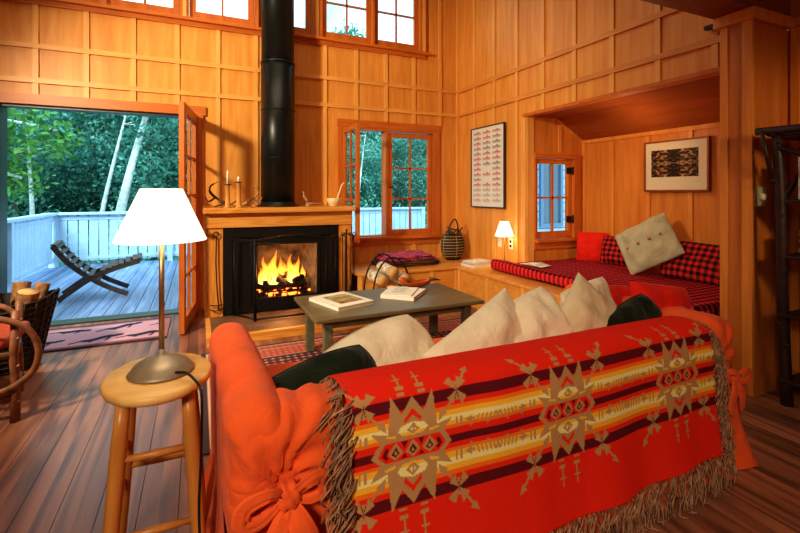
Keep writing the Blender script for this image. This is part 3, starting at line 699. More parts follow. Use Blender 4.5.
# ------------------------------------------------------------------ blanket draped over the sofa back
RED, MAR, ORG, YEL, CRM, TAN = [np.array(c) for c in ((.80,.028,.008),(.13,.008,.018),(.88,.20,.015),(.90,.50,.05),(.88,.78,.36),(.50,.29,.13))]
def inpoly(U, V, poly):
    ins = np.zeros(U.shape, bool); n = len(poly); j = n-1
    for i in range(n):
        xi, yi = poly[i]; xj, yj = poly[j]
        if yi != yj: ins ^= ((yi > V) != (yj > V)) & (U < (xj-xi)*(V-yi)/(yj-yi)+xi)
        j = i
    return ins
def blanket_pattern(U, V):
    """U along sofa (0 = centre), V up from band centre, metres"""
    col = np.tile(RED, U.shape+(1,)); A = np.abs(V)
    for lo, hi, c in ((0,.010,MAR),(.028,.040,ORG),(.040,.056,YEL),(.056,.075,CRM),(.075,.089,YEL),(.089,.103,ORG),(.117,.151,MAR)): col[(A >= lo) & (A < hi)] = c
    def paint(poly, c):
        for s in (1, -1):
            P = [(x, y*s) for x, y in poly]; col[inpoly(u, V, P)] = c
    def sym(poly, c):
        for q in (1, -1): paint([(x*q, y) for x, y in poly], c)
    def rect(a, b, c0, d, c): sym([(a,c0),(b,c0),(b,d),(a,d)], c)
    for cx in (-.602, 0, .600):
        u = U-cx
        # tan star body
        sym([(0,0),(.132,0),(.104,.030),(.134,.070),(.082,.056),(.070,.160),(.036,.106),(0,.150)], TAN)
        sym([(0,.100),(.026,.077),(.030,.090),(.012,.106),(0,.118)], RED)
        sym([(0,.036),(.036,.042),(.050,.058),(.040,.072),(0,.080)], CRM)
        sym([(0,.036),(.030,.040),(.044,.050),(0,.050)], YEL)
        sym([(0,.040),(.022,.058),(0,.078)], TAN); sym([(.003,.052),(.010,.058),(.003,.068)], CRM)
        sym([(.056,.036),(.092,.046),(.086,.051),(.056,.047)], YEL)
        # central lozenge chain
        sym([(0,0),(.112,0),(.088,.026),(0,.026)], RED)
        sym([(.100,0),(.085,.016),(.078,.010),(.086,0)], MAR)
        for dx in (-.056, 0, .056):
            for s in (1, -1):
                for P, c in (([(dx-.024,0),(dx,.023*s),(dx+.024,0)], TAN), ([(dx-.013,0),(dx,.013*s),(dx+.013,0)], MAR), ([(dx-.006,0),(dx,.006*s),(dx+.006,0)], TAN)):
                    col[inpoly(u, V, P)] = c
        for dx in (-.028, .028):
            for s in (1, -1): col[inpoly(u, V, [(dx-.010,.022*s),(dx,.006*s),(dx+.010,.022*s)])] = MAR
        # posts above and below
        rect(.022,.046,.156,.165, TAN); rect(.020,.046,.174,.186, TAN); rect(.029,.036,.186,.212, TAN); rect(.020,.046,.212,.218, TAN)
        sym([(.032,.226),(.022,.212),(.042,.212)], TAN); rect(.029,.036,.226,.245, TAN)
        # corner butterflies with an arrow towards the star
        bx, by = .155, .142
        for P in ([(0,0),(-.014,.044),(-.040,.026)], [(0,0),(.012,.046),(.038,.022)], [(0,0),(.036,-.020),(.016,-.042)], [(0,0),(-.034,-.018),(-.014,-.040)], [(0,.008),(-.007,.026),(.007,.026)], [(0,-.008),(-.007,-.026),(.007,-.026)]):
            sym([(bx+x, by+y) for x, y in P], TAN)
        sym([(bx-.022,by-.034),(bx-.027,by-.028),(bx-.058,by-.058),(bx-.053,by-.064)], TAN); sym([(bx-.070,by-.078),(bx-.038,by-.058),(bx-.060,by-.040)], TAN)
        sym([(bx+.022,by+.034),(bx+.027,by+.028),(bx+.058,by+.062),(bx+.053,by+.068)], TAN); sym([(bx+.068,by+.078),(bx+.036,by+.066),(bx+.056,by+.048)], TAN)
        # ticks and feathers along the yellow bands
        for (a, b) in ((.146,.153),(.163,.170)): rect(a, b, .030, .066, TAN)
        sym([(.180,.048),(.206,.034),(.206,.062)], TAN); rect(.206,.216,.044,.052, TAN)
        for i in range(6):
            a = .222+.015*i; sym([(a,.034),(a+.006,.034),(a+.013,.062),(a+.007,.062)], TAN)
        for dx in (.20,.26): sym([(dx,.020),(dx+.016,.030),(dx,.036)], TAN)
    return col
BX0, BX1 = .378, 2.02
prof = [(1.445,.56),(1.432,.62),(1.405,.645),(1.36,.664),(1.30,.671),(1.25,.669),(1.21,.657),(1.185,.635),(1.175,.59),(1.168,.55),(1.166,.484),(1.162,.32),(1.152,.20),(1.140,.125)]
P2 = [Vector(p) for p in prof]; seg = [0]
for a, b in zip(P2, P2[1:]): seg.append(seg[-1]+(b-a).length)
TL = seg[-1]
def pat(s):
    for i in range(len(P2)-1):
        if s <= seg[i+1] or i == len(P2)-2:
            f = (s-seg[i])/(seg[i+1]-seg[i]); p0, p1, p2, p3 = P2[max(i-1,0)], P2[i], P2[i+1], P2[min(i+2,len(P2)-1)]
            return .5*((2*p1)+(-p0+p2)*f+(2*p0-5*p1+4*p2-p3)*f*f+(-p0+3*p1-3*p2+p3)*f**3)
sc_ = seg[prof.index((1.166,.484))]          # arc position of the band centre
def bl(x, s):
    p = pat(max(0, min(TL, s))); low = max(0, (s-sc_+.25)/.6)
    y = p.x-.010*low*(1+math.sin(x*11+math.sin(x*4)*2))*low-.004*math.sin(x*6+1)*min(1, s*3)
    y -= .010*max(0, noise.noise(Vector((x*5, s*2.5, 3.3))))
    z = p.y-.012*math.sin((x-.385)/1.695*PI)*low*0+.010*math.sin(x*3.7+.5)*low
    return (x+.006*math.sin(s*7+x), y, z)
NU, NV = 540, 330
mb = MB(); mb.grid(lambda a, b: bl(BX0+(BX1-BX0)*a, TL*b), NU, NV)
blk = mb.build('draped_blanket', M['paint'], None, recalc=False)
uu, vv = np.meshgrid(np.linspace(BX0, BX1, NU+1)-1.181, sc_-np.linspace(0, TL, NV+1))
setcol(blk, blanket_pattern(uu, vv).reshape(-1, 3))
md = blk.modifiers.new('thickness', 'SOLIDIFY'); md.thickness = .006; md.offset = 1
tag(blk, 'red wool blanket with yellow bands and tan star motifs draped over the sofa back', 'blanket')
# fringe
rnd = random.Random(3)
mb = MB()
def strand(p, dx, dy, L, curl, r=.0028, floor=True):
    pts = []; n = 9; p = Vector(p); ph = rnd.uniform(0, 6)
    for i in range(n+1):
        t = i/n; z = p.z+.01*math.sin(t*PI)-L*t
        x = p.x+dx*math.sin(t*PI*.5)+curl*.012*math.sin(t*7+ph); y = p.y+dy*math.sin(t*PI*.5)-.004+curl*.008*math.cos(t*6+ph)
        if z < .008: x += (0.008-z)*.8*(1 if ph > 3 else -1); y -= (.008-z)*.5; z = .008+rnd.uniform(0,.006)
        pts.append((x, y, z))
    mb.tube(pts, [r]*n+[r*.6], 5, flat=.8)
s = .12
while s < TL-.01:
    q = bl(BX0, s); strand(q, rnd.uniform(-.075,-.008), rnd.uniform(-.035,-.002), rnd.uniform(.07,.19), rnd.uniform(.8,2.))
    q = bl(BX1, s); strand(q, rnd.uniform(.004,.05), rnd.uniform(-.03,-.002), rnd.uniform(.07,.17), rnd.uniform(.8,2.))
    s += .0052
x = BX0+.005
while x < BX1:
    q = bl(x, TL); strand(q, rnd.uniform(-.05,.02), rnd.uniform(-.035,-.0), rnd.uniform(.10,.17), 1.2, .003); x += .0062
f = mb.build('fringe', M['fringe'], blk, recalc=False); tag(f, 'long brown twisted wool fringe', kind='stuff')

# ------------------------------------------------------------------ cushions
R_ = math.radians
TP = 'throw_pillow'
pillow(TP, 'dark green velvet cushion with corded edge at the left end of the sofa', 'cushion', (.385,1.50,.525), .48,.28,.11, M['green'], R_(6), R_(66), R_(11), pipe=M['gpiping'], seed=1, pinch=.0, soft=.3)
pillow(TP, 'big cream cushion with tan piping leaning behind the left dark green cushion', 'cushion', (.67,1.64,.54), .54,.34,.18, M['cream'], R_(8), R_(58), R_(13), pipe=M['piping'], seed=2, pinch=-.01, soft=.30)
pillow(TP, 'cream cushion with a long pointed corner up, second cream one from the left', 'cushion', (1.10,1.55,.57), .54,.32,.16, M['cream'], R_(4), R_(74), R_(24), seed=3, pinch=.05, soft=.05)
pillow(TP, 'plump wrinkled cream cushion between the long pointed one and the oatmeal one', 'cushion', (1.375,1.57,.585), .42,.36,.20, M['cream'], R_(-4), R_(72), R_(25), seed=4, crease=.02, pinch=0, soft=.22)
pillow(TP, 'oatmeal linen cushion standing on its corner with its tip pointing up', 'cushion', (1.645,1.50,.625), .35,.35,.12, M['grey'], R_(-4), R_(80), R_(50), seed=5, soft=.0)
pillow(TP, 'cream cushion showing its corner behind the oatmeal linen cushion', 'cushion', (1.85,1.66,.60), .38,.36,.14, M['cream'], R_(6), R_(74), R_(8), seed=6, pinch=.02)
pillow(TP, 'dark green velvet cushion lying slanted at the right end of the sofa', 'cushion', (1.875,1.45,.605), .46,.22,.12, M['green'], R_(5), R_(68), R_(15), pipe=M['gpiping'], seed=7, pinch=0, soft=.32)
pillow(TP, 'red cotton cushion behind the right dark green cushion', 'cushion', (2.02,1.70,.585), .46,.33,.13, M['red'], R_(2), R_(66), R_(-4), seed=8)
pillow(TP, 'red cotton cushion leaning over the right arm of the sofa', 'cushion', (2.16,1.50,.64), .36,.28,.12, M['red'], R_(-10), R_(68), R_(-9), seed=9)
# bed mattress in the alcove
mb = MB()
def mdisp(p, n): return n*noise.noise(Vector((p.x*3, p.y*3, p.z*3)))*.008
rounded(2.875, 3.955, 1.765, 3.66, .408, .520, .035, .04, mdisp, mb)
rounded(2.875, 2.985, 3.60, 3.965, .408, .520, .035, .03, mdisp, mb)
M['mattress'] = plaid('striped_mattress_check', (.74,.035,.04), (.012,.006,.010), .056, ax=('X', 'Y'))
mt = mb.build('bed_mattress', M['mattress'])
tag(mt, 'red and black checked mattress filling the bed alcove', 'mattress')
pillow('bed_pillow', 'plain bright red square cushion in the alcove corner under the window', 'cushion', (3.80,3.42,.665), .33,.33,.11, M['red'], R_(-62), R_(76), R_(0), seed=11)
pillow('bed_pillow', 'red and black checked pillow between the plain red and the sage cushions', 'cushion', (3.83,3.06,.66), .48,.30,.12, M['plaid'], R_(-78), R_(72), R_(0), seed=12)
pillow('bed_pillow', 'red and black checked pillow at the right end of the alcove bed', 'cushion', (3.72,2.20,.665), .74,.36,.17, M['plaid'], R_(-84), R_(60), R_(-3), seed=13)
pillow('bed_pillow', 'sage linen cushion with a row of buttons, standing on its corner on the bed', 'cushion', (3.58,2.62,.79), .50,.44,.15, M['sage'], R_(-80), R_(68), R_(33), seed=14, buttons=4, crease=.022)
ob = thing('open_book', 'small open white book lying face down on the checked mattress edge', 'book', (3.02,3.40,.522), rz=R_(8))
def pg(s, t, sg): return (3.02+sg*.0+(t-.5)*.16, 3.40+sg*s*.13, .530+.022*(1-s)**1.0*(1) -.004*math.sin(PI*s))
for sg in (-1, 1):
    mb = MB(); mb.grid(lambda a, b: pg(a, b, sg), 8, 2); mb.build('cover', M['white'], ob, solid=.004, recalc=False)
MB().prism([(3.27,.530),(3.53,.530),(3.40,.550)], 2.945, 3.095, 'X').build('page_block', M['page'], ob)

# ------------------------------------------------------------------ coffee table
ct = thing('coffee_table', 'low olive-brown wooden coffee table on square legs in front of the hearth', 'table', (1.34,3.15,0))
tx0, tx1, ty0, ty1 = .685, 1.99, 2.80, 3.52
MB().box(tx0, tx1, ty0, ty1, .392, .42, bv=.006).build('tabletop', M['table'], ct)
mb = MB(); mb.box(tx0+.10, tx1-.10, ty0+.10, ty0+.125, .325, .392); mb.box(tx0+.10, tx1-.10, ty1-.125, ty1-.10, .325, .392); mb.box(tx0+.10, tx0+.125, ty0+.10, ty1-.10, .325, .392); mb.box(tx1-.125, tx1-.10, ty0+.10, ty1-.10, .325, .392)
mb.build('apron', M['tableleg'], ct)
for x in (tx0+.105, tx1-.105):
    for y in (ty0+.10, ty1-.10): MB().box(x-.03, x+.03, y-.03, y+.03, .012, .392, bv=.004).build('leg', M['tableleg'], ct)
def book(name, label, c, w, d, h, rz, cover, art=None, cat='book', group=None):
    o = thing(name, label, cat, c, group, rz); cx, cy, cz = c
    mb = MB(); mb.box(cx-w/2, cx+w/2, cy-d/2, cy+d/2, cz, cz+.003); mb.box(cx-w/2, cx+w/2, cy-d/2, cy+d/2, cz+h-.003, cz+h); mb.box(cx-w/2-.002, cx-w/2+.003, cy-d/2, cy+d/2, cz, cz+h); mb.build('cover', cover, o)
    MB().box(cx-w/2+.003, cx+w/2-.006, cy-d/2+.005, cy+d/2-.005, cz+.003, cz+h-.003).build('page_block', M['page'], o)
    if art:
        n = 40; u0, u1, v0, v1 = art['r']; mb = MB()
        mb.grid(lambda a, b: (cx-w/2+w*(u0+(u1-u0)*a), cy-d/2+d*(v0+(v1-v0)*b), cz+h+.0008), n, n); q = mb.build('cover_picture', M['print'], o, recalc=False)
        A, B = np.meshgrid(np.linspace(0,1,n+1), np.linspace(0,1,n+1)); setcol(q, art['f'](A, B).reshape(-1,3))
    return o
def nz(A, B, s, seed=0): return np.vectorize(lambda a, b: noise.noise(Vector((a*s, b*s, seed))))(A, B)
def mixc(t, cs):
    t = np.clip(t, 0, .9999)*(len(cs)-1); i = t.astype(int); f = (t-i)[..., None]; cs = np.array(cs); return cs[i]*(1-f)+cs[i+1]*f
land = lambda A, B: mixc(.5+nz(A, B, 4, 1)*.6+(B-.5)*.5, [(.08,.05,.02),(.42,.22,.05),(.25,.26,.10),(.55,.42,.20),(.35,.45,.42)])
sketch = lambda A, B: mixc(.75+nz(A, B, 9, 5)*.9, [(.10,.09,.08),(.3,.28,.25),(.7,.66,.58),(.78,.74,.66)])
book('art_book', 'large white art book with a painted landscape on its cover on the coffee table', (.972,3.19,.4205), .31,.40,.026, R_(17), M['white'], dict(r=(.22,.88,.18,.82), f=land))
book('art_book', 'white book at the bottom of the small stack on the coffee table', (1.50,3.21,.4205), .33,.27,.026, R_(46), M['white'])
book('magazine', 'white magazine with a grey sketch on top of the stack on the coffee table', (1.475,3.225,.447), .29,.24,.008, R_(52), M['white'], dict(r=(.22,.86,.30,.75), f=sketch), 'magazine')
# carved bowl on the table
o = thing('carved_bowl', 'red-brown boat-shaped carved wooden bowl at the back of the coffee table', 'bowl', (1.69,3.40,.42))
mb = MB()
def bowlf(a, b, inner):
    L = .15; t = a*2-1; w = .062*(1-abs(t)**2.6)**.5 if abs(t) < 1 else 0; q = PI*b; dep = .052*(1-abs(t)**3)
    k = .86 if inner else 1
    return (1.69+t*L*(.97 if inner else 1)+.02, 3.40-math.cos(q)*w*k, .474+.018*t*t-math.sin(q)*dep*k+(.0 if inner else 0))
mb.grid(lambda a, b: bowlf(a, b, False), 28, 14); mb.grid(lambda a, b: bowlf(a, b, True), 28, 14)
mb.tube([(1.84,3.40,.487),(1.89,3.395,.482),(1.94,3.39,.472)], [.02,.010,.003], 8, m=1)
mb.build('bowl_body', [M['redwood'], M['antlerd']], o, recalc=False)
MB().tube([(1.63,3.40,.47),(1.57,3.40,.50),(1.54,3.40,.515)], [.03,.028,.012], 12).build('carved_head', M['redwood'], o)

# ------------------------------------------------------------------ rugs
def rug(name, label, x0, x1, y0, y1, z, f, nu, nv):
    mb = MB(); mb.grid(lambda a, b: (x0+(x1-x0)*a, y0+(y1-y0)*b, z+.002*noise.noise(Vector((a*6, b*6, 1)))), nu, nv)
    o = mb.build(name, M['paint'], None, recalc=False); U, V = np.meshgrid(np.linspace(0, x1-x0, nu+1), np.linspace(0, y1-y0, nv+1)); setcol(o, f(U, V, x1-x0, y1-y0).reshape(-1,3))
    md = o.modifiers.new('t', 'SOLIDIFY'); md.thickness = .006; md.offset = -1
    return tag(o, label, 'rug')
def matpat(U, V, w, h):
    U = U*.60; V = V*.50; w *= .60; h *= .50
    base = np.tile(np.array((.66,.36,.42)), U.shape+(1,)); dk = np.array((.035,.03,.07)); rs = random.Random(5)
    for row in range(4):
        for k in range(5):
            cx = .13+.235*k+(.1 if row % 2 else 0)+rs.uniform(-.02,.02); cy = .10+.155*row; t = rs.uniform(-.25,.25); sc = rs.uniform(.8,1.1)
            u = (U-cx)*math.cos(t)+(V-cy)*math.sin(t); v = -(U-cx)*math.sin(t)+(V-cy)*math.cos(t); u = u/sc; v = v/sc
            body = (u/.075)**2+((v-.012*np.sin(u*40))/.020)**2 < 1; head = ((u-.078)/.022)**2+((v-.014)/.014)**2 < 1
            tail = (np.abs(v+.010-.25*(u+.075)) < .006) & (u > -.115) & (u < -.06)
            legs = (v < 0) & (v > -.036) & ((np.abs(u-.045-v*.5) < .007) | (np.abs(u+.045+v*.4) < .007))
            base[body | head | tail | legs] = dk
    bd = (U < .035) | (U > w-.035) | (V < .035) | (V > h-.035); base[bd] = np.array((.40,.17,.18)); st = ((V < .02) | (V > h-.02)); base[st] = np.array((.10,.05,.09)); return base
rug('door_rug', 'pink woven rug with dark animal shapes just inside the open doors', -1.40, -.245, 4.25, 4.93, .010, matpat, 230, 140)
def orient(U, V, w, h):
    cols = [np.array(c) for c in ((.44,.085,.06),(.07,.04,.05),(.62,.40,.28),(.52,.20,.14))]
    d = np.minimum(np.minimum(U, w-U), np.minimum(V, h-V)); out = np.tile(cols[0], U.shape+(1,))
    def lattice(s, ph=0):
        a = (U+ph)/s % 1-.5; b = V/s % 1-.5; return np.abs(a)+np.abs(b), a, b
    q, a, b = lattice(.16); out[(q > .34) & (q < .44)] = cols[1]; out[(q < .12)] = cols[2]; out[(q > .18) & (q < .24)] = cols[3]
    q2, a2, b2 = lattice(.053, .02); out[(q2 < .17)] = cols[2]; out[(q2 > .42)] = cols[1]
    bd = d < .30; ob_ = out[bd]; ob_[:] = cols[3]; out[bd] = ob_
    q3, _, _ = lattice(.09); m = bd & (q3 < .22); out[m] = cols[1]; m = bd & (q3 < .10); out[m] = cols[2]; q4, _, _ = lattice(.045, .01); m = bd & (q4 > .43); out[m] = cols[0]
    for lo, hi, c in ((.0,.03,1),(.03,.045,2),(.085,.10,1),(.10,.11,2),(.28,.29,2),(.29,.31,1)): out[(d >= lo) & (d < hi)] = cols[c]
    cxx, cyy = w*.5, h*.55; r = np.abs(U-cxx)/.55+np.abs(V-cyy)/.34; m = (r > .86) & (r < 1); out[m] = cols[1]; m = (r < .28); out[m] = cols[1]; m = r < .2; out[m] = cols[2]
    return out
rg = rug('oriental_rug', 'red patterned oriental rug between the hearth and the sofa', .02, 2.35, 2.28, 3.70, .010, orient, 330, 220)
mb = MB(); rnd = random.Random(9)
for i in range(180):
    y = 2.29+1.40*i/180; mb.tube([(.02,y,.008),(-.02,y+rnd.uniform(-.006,.006),.006),(-.055,y+rnd.uniform(-.012,.012),.004)], .0025, 4)
f = mb.build('rug_fringe', plain('rug_fringe_cotton', (.62,.50,.36), .9), rg, recalc=False); f['kind'] = 'stuff'

# ------------------------------------------------------------------ stool + lamp
sx, sy, sz = -.118, 1.655, .65
st = thing('wooden_stool', 'tall round birch stool carrying the lamp beside the sofa', 'stool', (sx, sy, 0))
MB().lathe([(.0,-.034),(.150,-.034),(.160,-.028),(.165,-.016),(.164,-.006),(.157,0),(0,.0)], (sx,sy,sz), 48, sx=.97, sy=1.17).build('seat', M['stool'], st)
legs = {}
for i, (ax, ay) in enumerate(((-1,-1),(1,-1),(1,1),(-1,1))):
    t = Vector((sx+ax*.088, sy+ay*.088, sz-.03)); b = Vector((sx+ax*.132, sy+ay*.150, .0)); legs[i] = (t, b)
    pts = [t.lerp(b, q/6) for q in range(7)]; MB().tube(pts, [.019,.022,.023,.022,.021,.019,.017], 16).build('leg', M['stoolleg'], st)
def rung(i, j, z):
    def P(k): t, b = legs[k]; f = (t.z-z)/(t.z-b.z); return t.lerp(b, f)
    a, b = P(i), P(j); MB().tube([a, a.lerp(b,.5), b], [.009,.012,.009], 12).build('rung', M['stoolleg'], st)
rung(0,1,.44); rung(0,1,.22); rung(2,3,.52); rung(2,3,.30); rung(1,2,.40); rung(1,2,.26); rung(3,0,.40); rung(3,0,.26)
def lamp(name, label, c, base, pole, shade, mats, cordpts=None):
    o = thing(name, label, 'lamp', c); x, y, z = c
    MB().lathe(base, c, 40).build('lamp_base', mats[0], o)
    MB().lathe([(pole[0],0),(pole[0],pole[1])], (x,y,z+.01), 16).build('pole', mats[1], o)
    z0, z1, r0, r1 = shade; mb = MB(); n = 48
    vs = []; 
    mb.grid(lambda a, b: (x+math.cos(2*PI*a)*(r0+(r1-r0)*b), y+math.sin(2*PI*a)*(r0+(r1-r0)*b), z+z0+(z1-z0)*b), n, 6)
    mb.build('lamp_shade', M['shade'], o, recalc=False, solid=.0015)
    mb = MB()
    for q in range(3): a = q*2*PI/3; mb.tube([(x,y,z+pole[1]), (x+math.cos(a)*r1, y+math.sin(a)*r1, z+z1-.003)], .0018, 5)
    mb.lathe([(r0*.16,0),(r0*.16,.05)], (x,y,z+pole[1]-.07), 12); mb.build('shade_holder', M['brass'], o)
    if cordpts: MB().tube(cordpts, .004, 8).build('cord', M['black'], o)
    return o
lx, ly = -.110, 1.655
cord = [(lx+.045,ly-.085,.672),(lx+.075,ly-.11,.675),(lx+.10,ly-.150,.664),(lx+.115,ly-.175,.645),(lx+.120,ly-.188,.60),(lx+.118,ly-.195,.45),(lx+.112,ly-.205,.30),(lx+.118,ly-.21,.15),(lx+.128,ly-.21,.075)]
def smooth_pts(P, k=4):
    P = [Vector(p) for p in P]; out = []
    for i in range(len(P)-1):
        p0, p1, p2, p3 = P[max(i-1,0)], P[i], P[i+1], P[min(i+2,len(P)-1)]
        for j in range(k):
            f = j/k; out.append(.5*((2*p1)+(-p0+p2)*f+(2*p0-5*p1+4*p2-p3)*f*f+(-p0+3*p1-3*p2+p3)*f**3))
    out.append(P[-1]); return out
L1 = lamp('table_lamp', 'lit table lamp with a wide white cone shade and pewter dome base on the stool', (lx,ly,.652), [(0,0),(.098,0),(.100,.004),(.094,.010),(.080,.028),(.055,.043),(.025,.053),(.012,.060),(.009,.075)], (.0085,.54), (.432,.603,.137,.062), [M['pewter'], M['brass']], smooth_pts(cord))
MB().box(lx+.112, lx+.144, ly-.225, ly-.195, .03, .08, bv=.008).build('plug', M['black'], L1)
L2 = lamp('table_lamp', 'small lit table lamp with a white cone shade beside the alcove bed', (3.055,3.935,.402), [(0,0),(.055,0),(.056,.006),(.02,.015),(.010,.03)], (.006,.50), (.36,.52,.103,.048), [M['brass'], M['brass']])

# ------------------------------------------------------------------ things on the mantel
MZ = 1.096
def candle(x, y, h, ch, lab):
    o = thing('candlestick', lab, 'candlestick', (x,y,MZ))
    MB().lathe([(.034,0),(.034,.008),(.023,.016),(.020,h*.5),(.019,h-.01),(.022,h)], (x,y,MZ), 20).build('wooden_post', M['candlewood'], o)
    MB().lathe([(.006,0),(.034,.003),(.037,.008),(.030,.006),(.006,.005)], (x,y,MZ+h), 20).build('drip_pan', M['iron'], o)
    c = thing('candle', 'white taper candle on the %s candlestick' % ('taller-candle left' if ch > .08 else 'right, short'), 'candle', (x,y,MZ+h+.005))
    MB().lathe([(.0105,0),(.010,ch*.8),(.007,ch*.95),(.002,ch)], (x,y,MZ+h+.005), 14).build('wax', M['wax'], c); MB().tube([(x,y,MZ+h+ch),(x+.001,y,MZ+h+ch+.012)], .001, 5).build('wick', M['black'], c)
from math import cos, sin
candle(.252, 4.47, .215, .135, 'left wooden candlestick on the mantel, holding the taller candle')
candle(.350, 4.47, .238, .055, 'right wooden candlestick on the mantel, holding the short candle')
def antler(x, y, s, lab, dark, mirror=1):
    o = thing('antler', lab, 'antler', (x,y,MZ)); T = lambda P: [(x+mirror*s*a, y+s*b, MZ+.008+s*c) for a, b, c in P]
    mb = MB(); mb.tube(smooth_pts(T([(.10,0,.01),(.04,.0,.05),(-.03,.02,.10),(-.07,.0,.15),(-.06,-.02,.20),(.0,-.02,.24)])), [.014*s]*5+[.012*s]*8+[.008*s]*5+[.005*s,.003*s,.002*s], 8)
    mb.tube(smooth_pts(T([(-.02,.02,.09),(-.08,.01,.05),(-.11,0,.10)])), [.010*s]*4+[.006*s]*4+[.002*s], 8); mb.tube(smooth_pts(T([(.06,0,.04),(.03,-.03,.02),(-.04,-.05,.0)])), [.010*s]*4+[.007*s]*4+[.003*s], 8)
    mb.build('horn', M['antlerd'] if dark else M['antler'], o)
antler(.17, 4.60, 1.0, 'dark curved antler at the left end of the mantel', True)
antler(.48, 4.60, .90, 'pale branching antler on the mantel right of the candlesticks', False, -1)
antler(.33, 4.68, .55, 'small antler piece on the mantel behind the candlesticks', True, -1)
o = thing('figurine', 'small bird-shaped metal figurine on the mantel right of the stove pipe', 'figurine', (1.03,4.55,MZ))
MB().lathe([(.028,0),(.026,.02),(.012,.035),(.009,.06)], (1.03,4.55,MZ), 16).tube(smooth_pts([(1.03,4.55,MZ+.05),(1.01,4.55,MZ+.08),(.985,4.55,MZ+.11),(.99,4.55,MZ+.14),(.975,4.55,MZ+.15)]), [.012]*4+[.014]*4+[.008]*5+[.009]*3+[.002], 10).tube([(1.04,4.55,MZ+.03),(1.10,4.55,MZ+.032),(1.20,4.55,MZ+.025)], [.008,.007,.004], 8).build('bird_body', M['antler'], o)
o = thing('wooden_bowl', 'pale wooden bowl holding a ladle at the right end of the mantel', 'bowl', (1.30,4.52,MZ))
MB().lathe([(0,0.002),(.045,.0),(.050,.006),(.066,.04),(.080,.085),(.076,.085),(.060,.04),(.042,.012),(0,.010)], (1.30,4.52,MZ), 32).build('bowl_body', M['bowl'], o)
o = thing('ladle', 'pale wooden ladle standing in the bowl on the mantel', 'ladle', (1.32,4.52,MZ+.03))
MB().tube(smooth_pts([(1.30,4.52,MZ+.03),(1.33,4.52,MZ+.07),(1.36,4.52,MZ+.15),(1.385,4.52,MZ+.22),(1.41,4.52,MZ+.245)]), [.022]*4+[.010]*5+[.009]*7+[.007], 10).build('wooden_ladle', M['bowl'], o)

# ------------------------------------------------------------------ pictures
def framed(name, lab, fr, inner, f, nu, nv, fm, matm=None, art=None):
    """fr = (x, y0, y1, z0, z1): picture hung on a wall facing -x"""
    x, y0, y1, z0, z1 = fr; o = thing(name, lab, 'picture', (x, (y0+y1)/2, (z0+z1)/2)); w = inner
    mb = MB(); mb.box(x-.045, x-.020, y0, y0+w, z0, z1); mb.box(x-.045, x-.020, y1-w, y1, z0, z1); mb.box(x-.045, x-.020, y0+w, y1-w, z0, z0+w); mb.box(x-.045, x-.020, y0+w, y1-w, z1-w, z1); mb.build('picture_frame', fm, o)
    MB().box(x-.034, x-.021, y0+w*.8, y1-w*.8, z0+w*.8, z1-w*.8).build('mount_board', matm or M['white'], o)
    a0, a1, b0, b1 = art or (0, 1, 0, 1); ya, yb = y1-w-(y1-y0-2*w)*a0, y1-w-(y1-y0-2*w)*a1; za, zb = z0+w+(z1-z0-2*w)*b0, z0+w+(z1-z0-2*w)*b1
    mb = MB(); mb.grid(lambda a, b: (x-.0355, ya+(yb-ya)*a, za+(zb-za)*b), nu, nv); q = mb.build('printed_sheet', M['print'], o, recalc=False)
    A, B = np.meshgrid(np.linspace(0,1,nu+1), np.linspace(0,1,nv+1)); setcol(q, f(A, B).reshape(-1,3)); return o
def fish(A, B):
    out = np.tile(np.array((.80,.79,.74)), A.shape+(1,)); rs = random.Random(4)
    tints = [(.62,.05,.03),(.50,.10,.06),(.20,.15,.16),(.42,.16,.08),(.62,.05,.03)]
    for c in range(3):
        for r in range(14):
            if c == 1 and r in (7, 9) or (c == 0 and r == 13 and 0): continue
            cx = .2+.3*c; cy = .93-.066*r; u = (A-cx)/.115; v = (B-cy)/.020; a = .92 if r < 11 else .6
            body = (u**2+v**2 < 1) | ((np.abs(u+1.0) < .18) & (np.abs(v) < .9)) | ((np.abs(u-.05) < .3-.1*v) & (v > .6) & (v < 1.6)); t = np.array(rs.choice(tints)); k = .75+.25*(v < 0)[..., None]*0
            up = np.clip(.5+v*.5, 0, 1)[..., None]; cc = t*up+(np.array((.70,.62,.55)))*(1-up); out = np.where(body[..., None], cc*a+out*(1-a), out)
    return out
framed('fish_chart', 'tall framed chart with three columns of small fish on the wall left of the alcove', (3.17,4.035,4.70,1.06,2.035), .012, fish, 110, 190, plain('dark_thin_frame', (.05,.03,.02), .4))
def mirrorart(A, B):
    a = np.abs(A-.5)*2; b = np.abs(B-.5)*2; n1 = nz(a, b, 6.5, 2); n2 = nz(a, b*1.4, 15, 8); n3 = np.abs(nz(a*1.4, b, 9, 4))
    t = .30+n1*.9+n2*.55-.25*(a < .28)+.2*np.exp(-((a-.5)/.25)**2); t = t-1.2*np.clip(.10-n3, 0, 1)*4*(a > .35)
    out = mixc(t, [(.012,.008,.006),(.05,.025,.012),(.16,.07,.028),(.38,.17,.07),(.55,.42,.28)]); out[np.abs(b) < .03] = out[np.abs(b) < .03]*.4+np.array((.45,.35,.25))*.6*np.clip(1.1-a, .1, 1).reshape(a.shape)[np.abs(b) < .03][:, None]; return out
framed('framed_print', 'framed brown mirror-image print with cream mount on the alcove wall above the bed', (3.97,2.315,2.915,1.25,1.722), .016, mirrorart, 200, 120, M['beam'], plain('cream_mount', (.68,.60,.44), .7, vary=.03), (.10,.87,.27,.84))

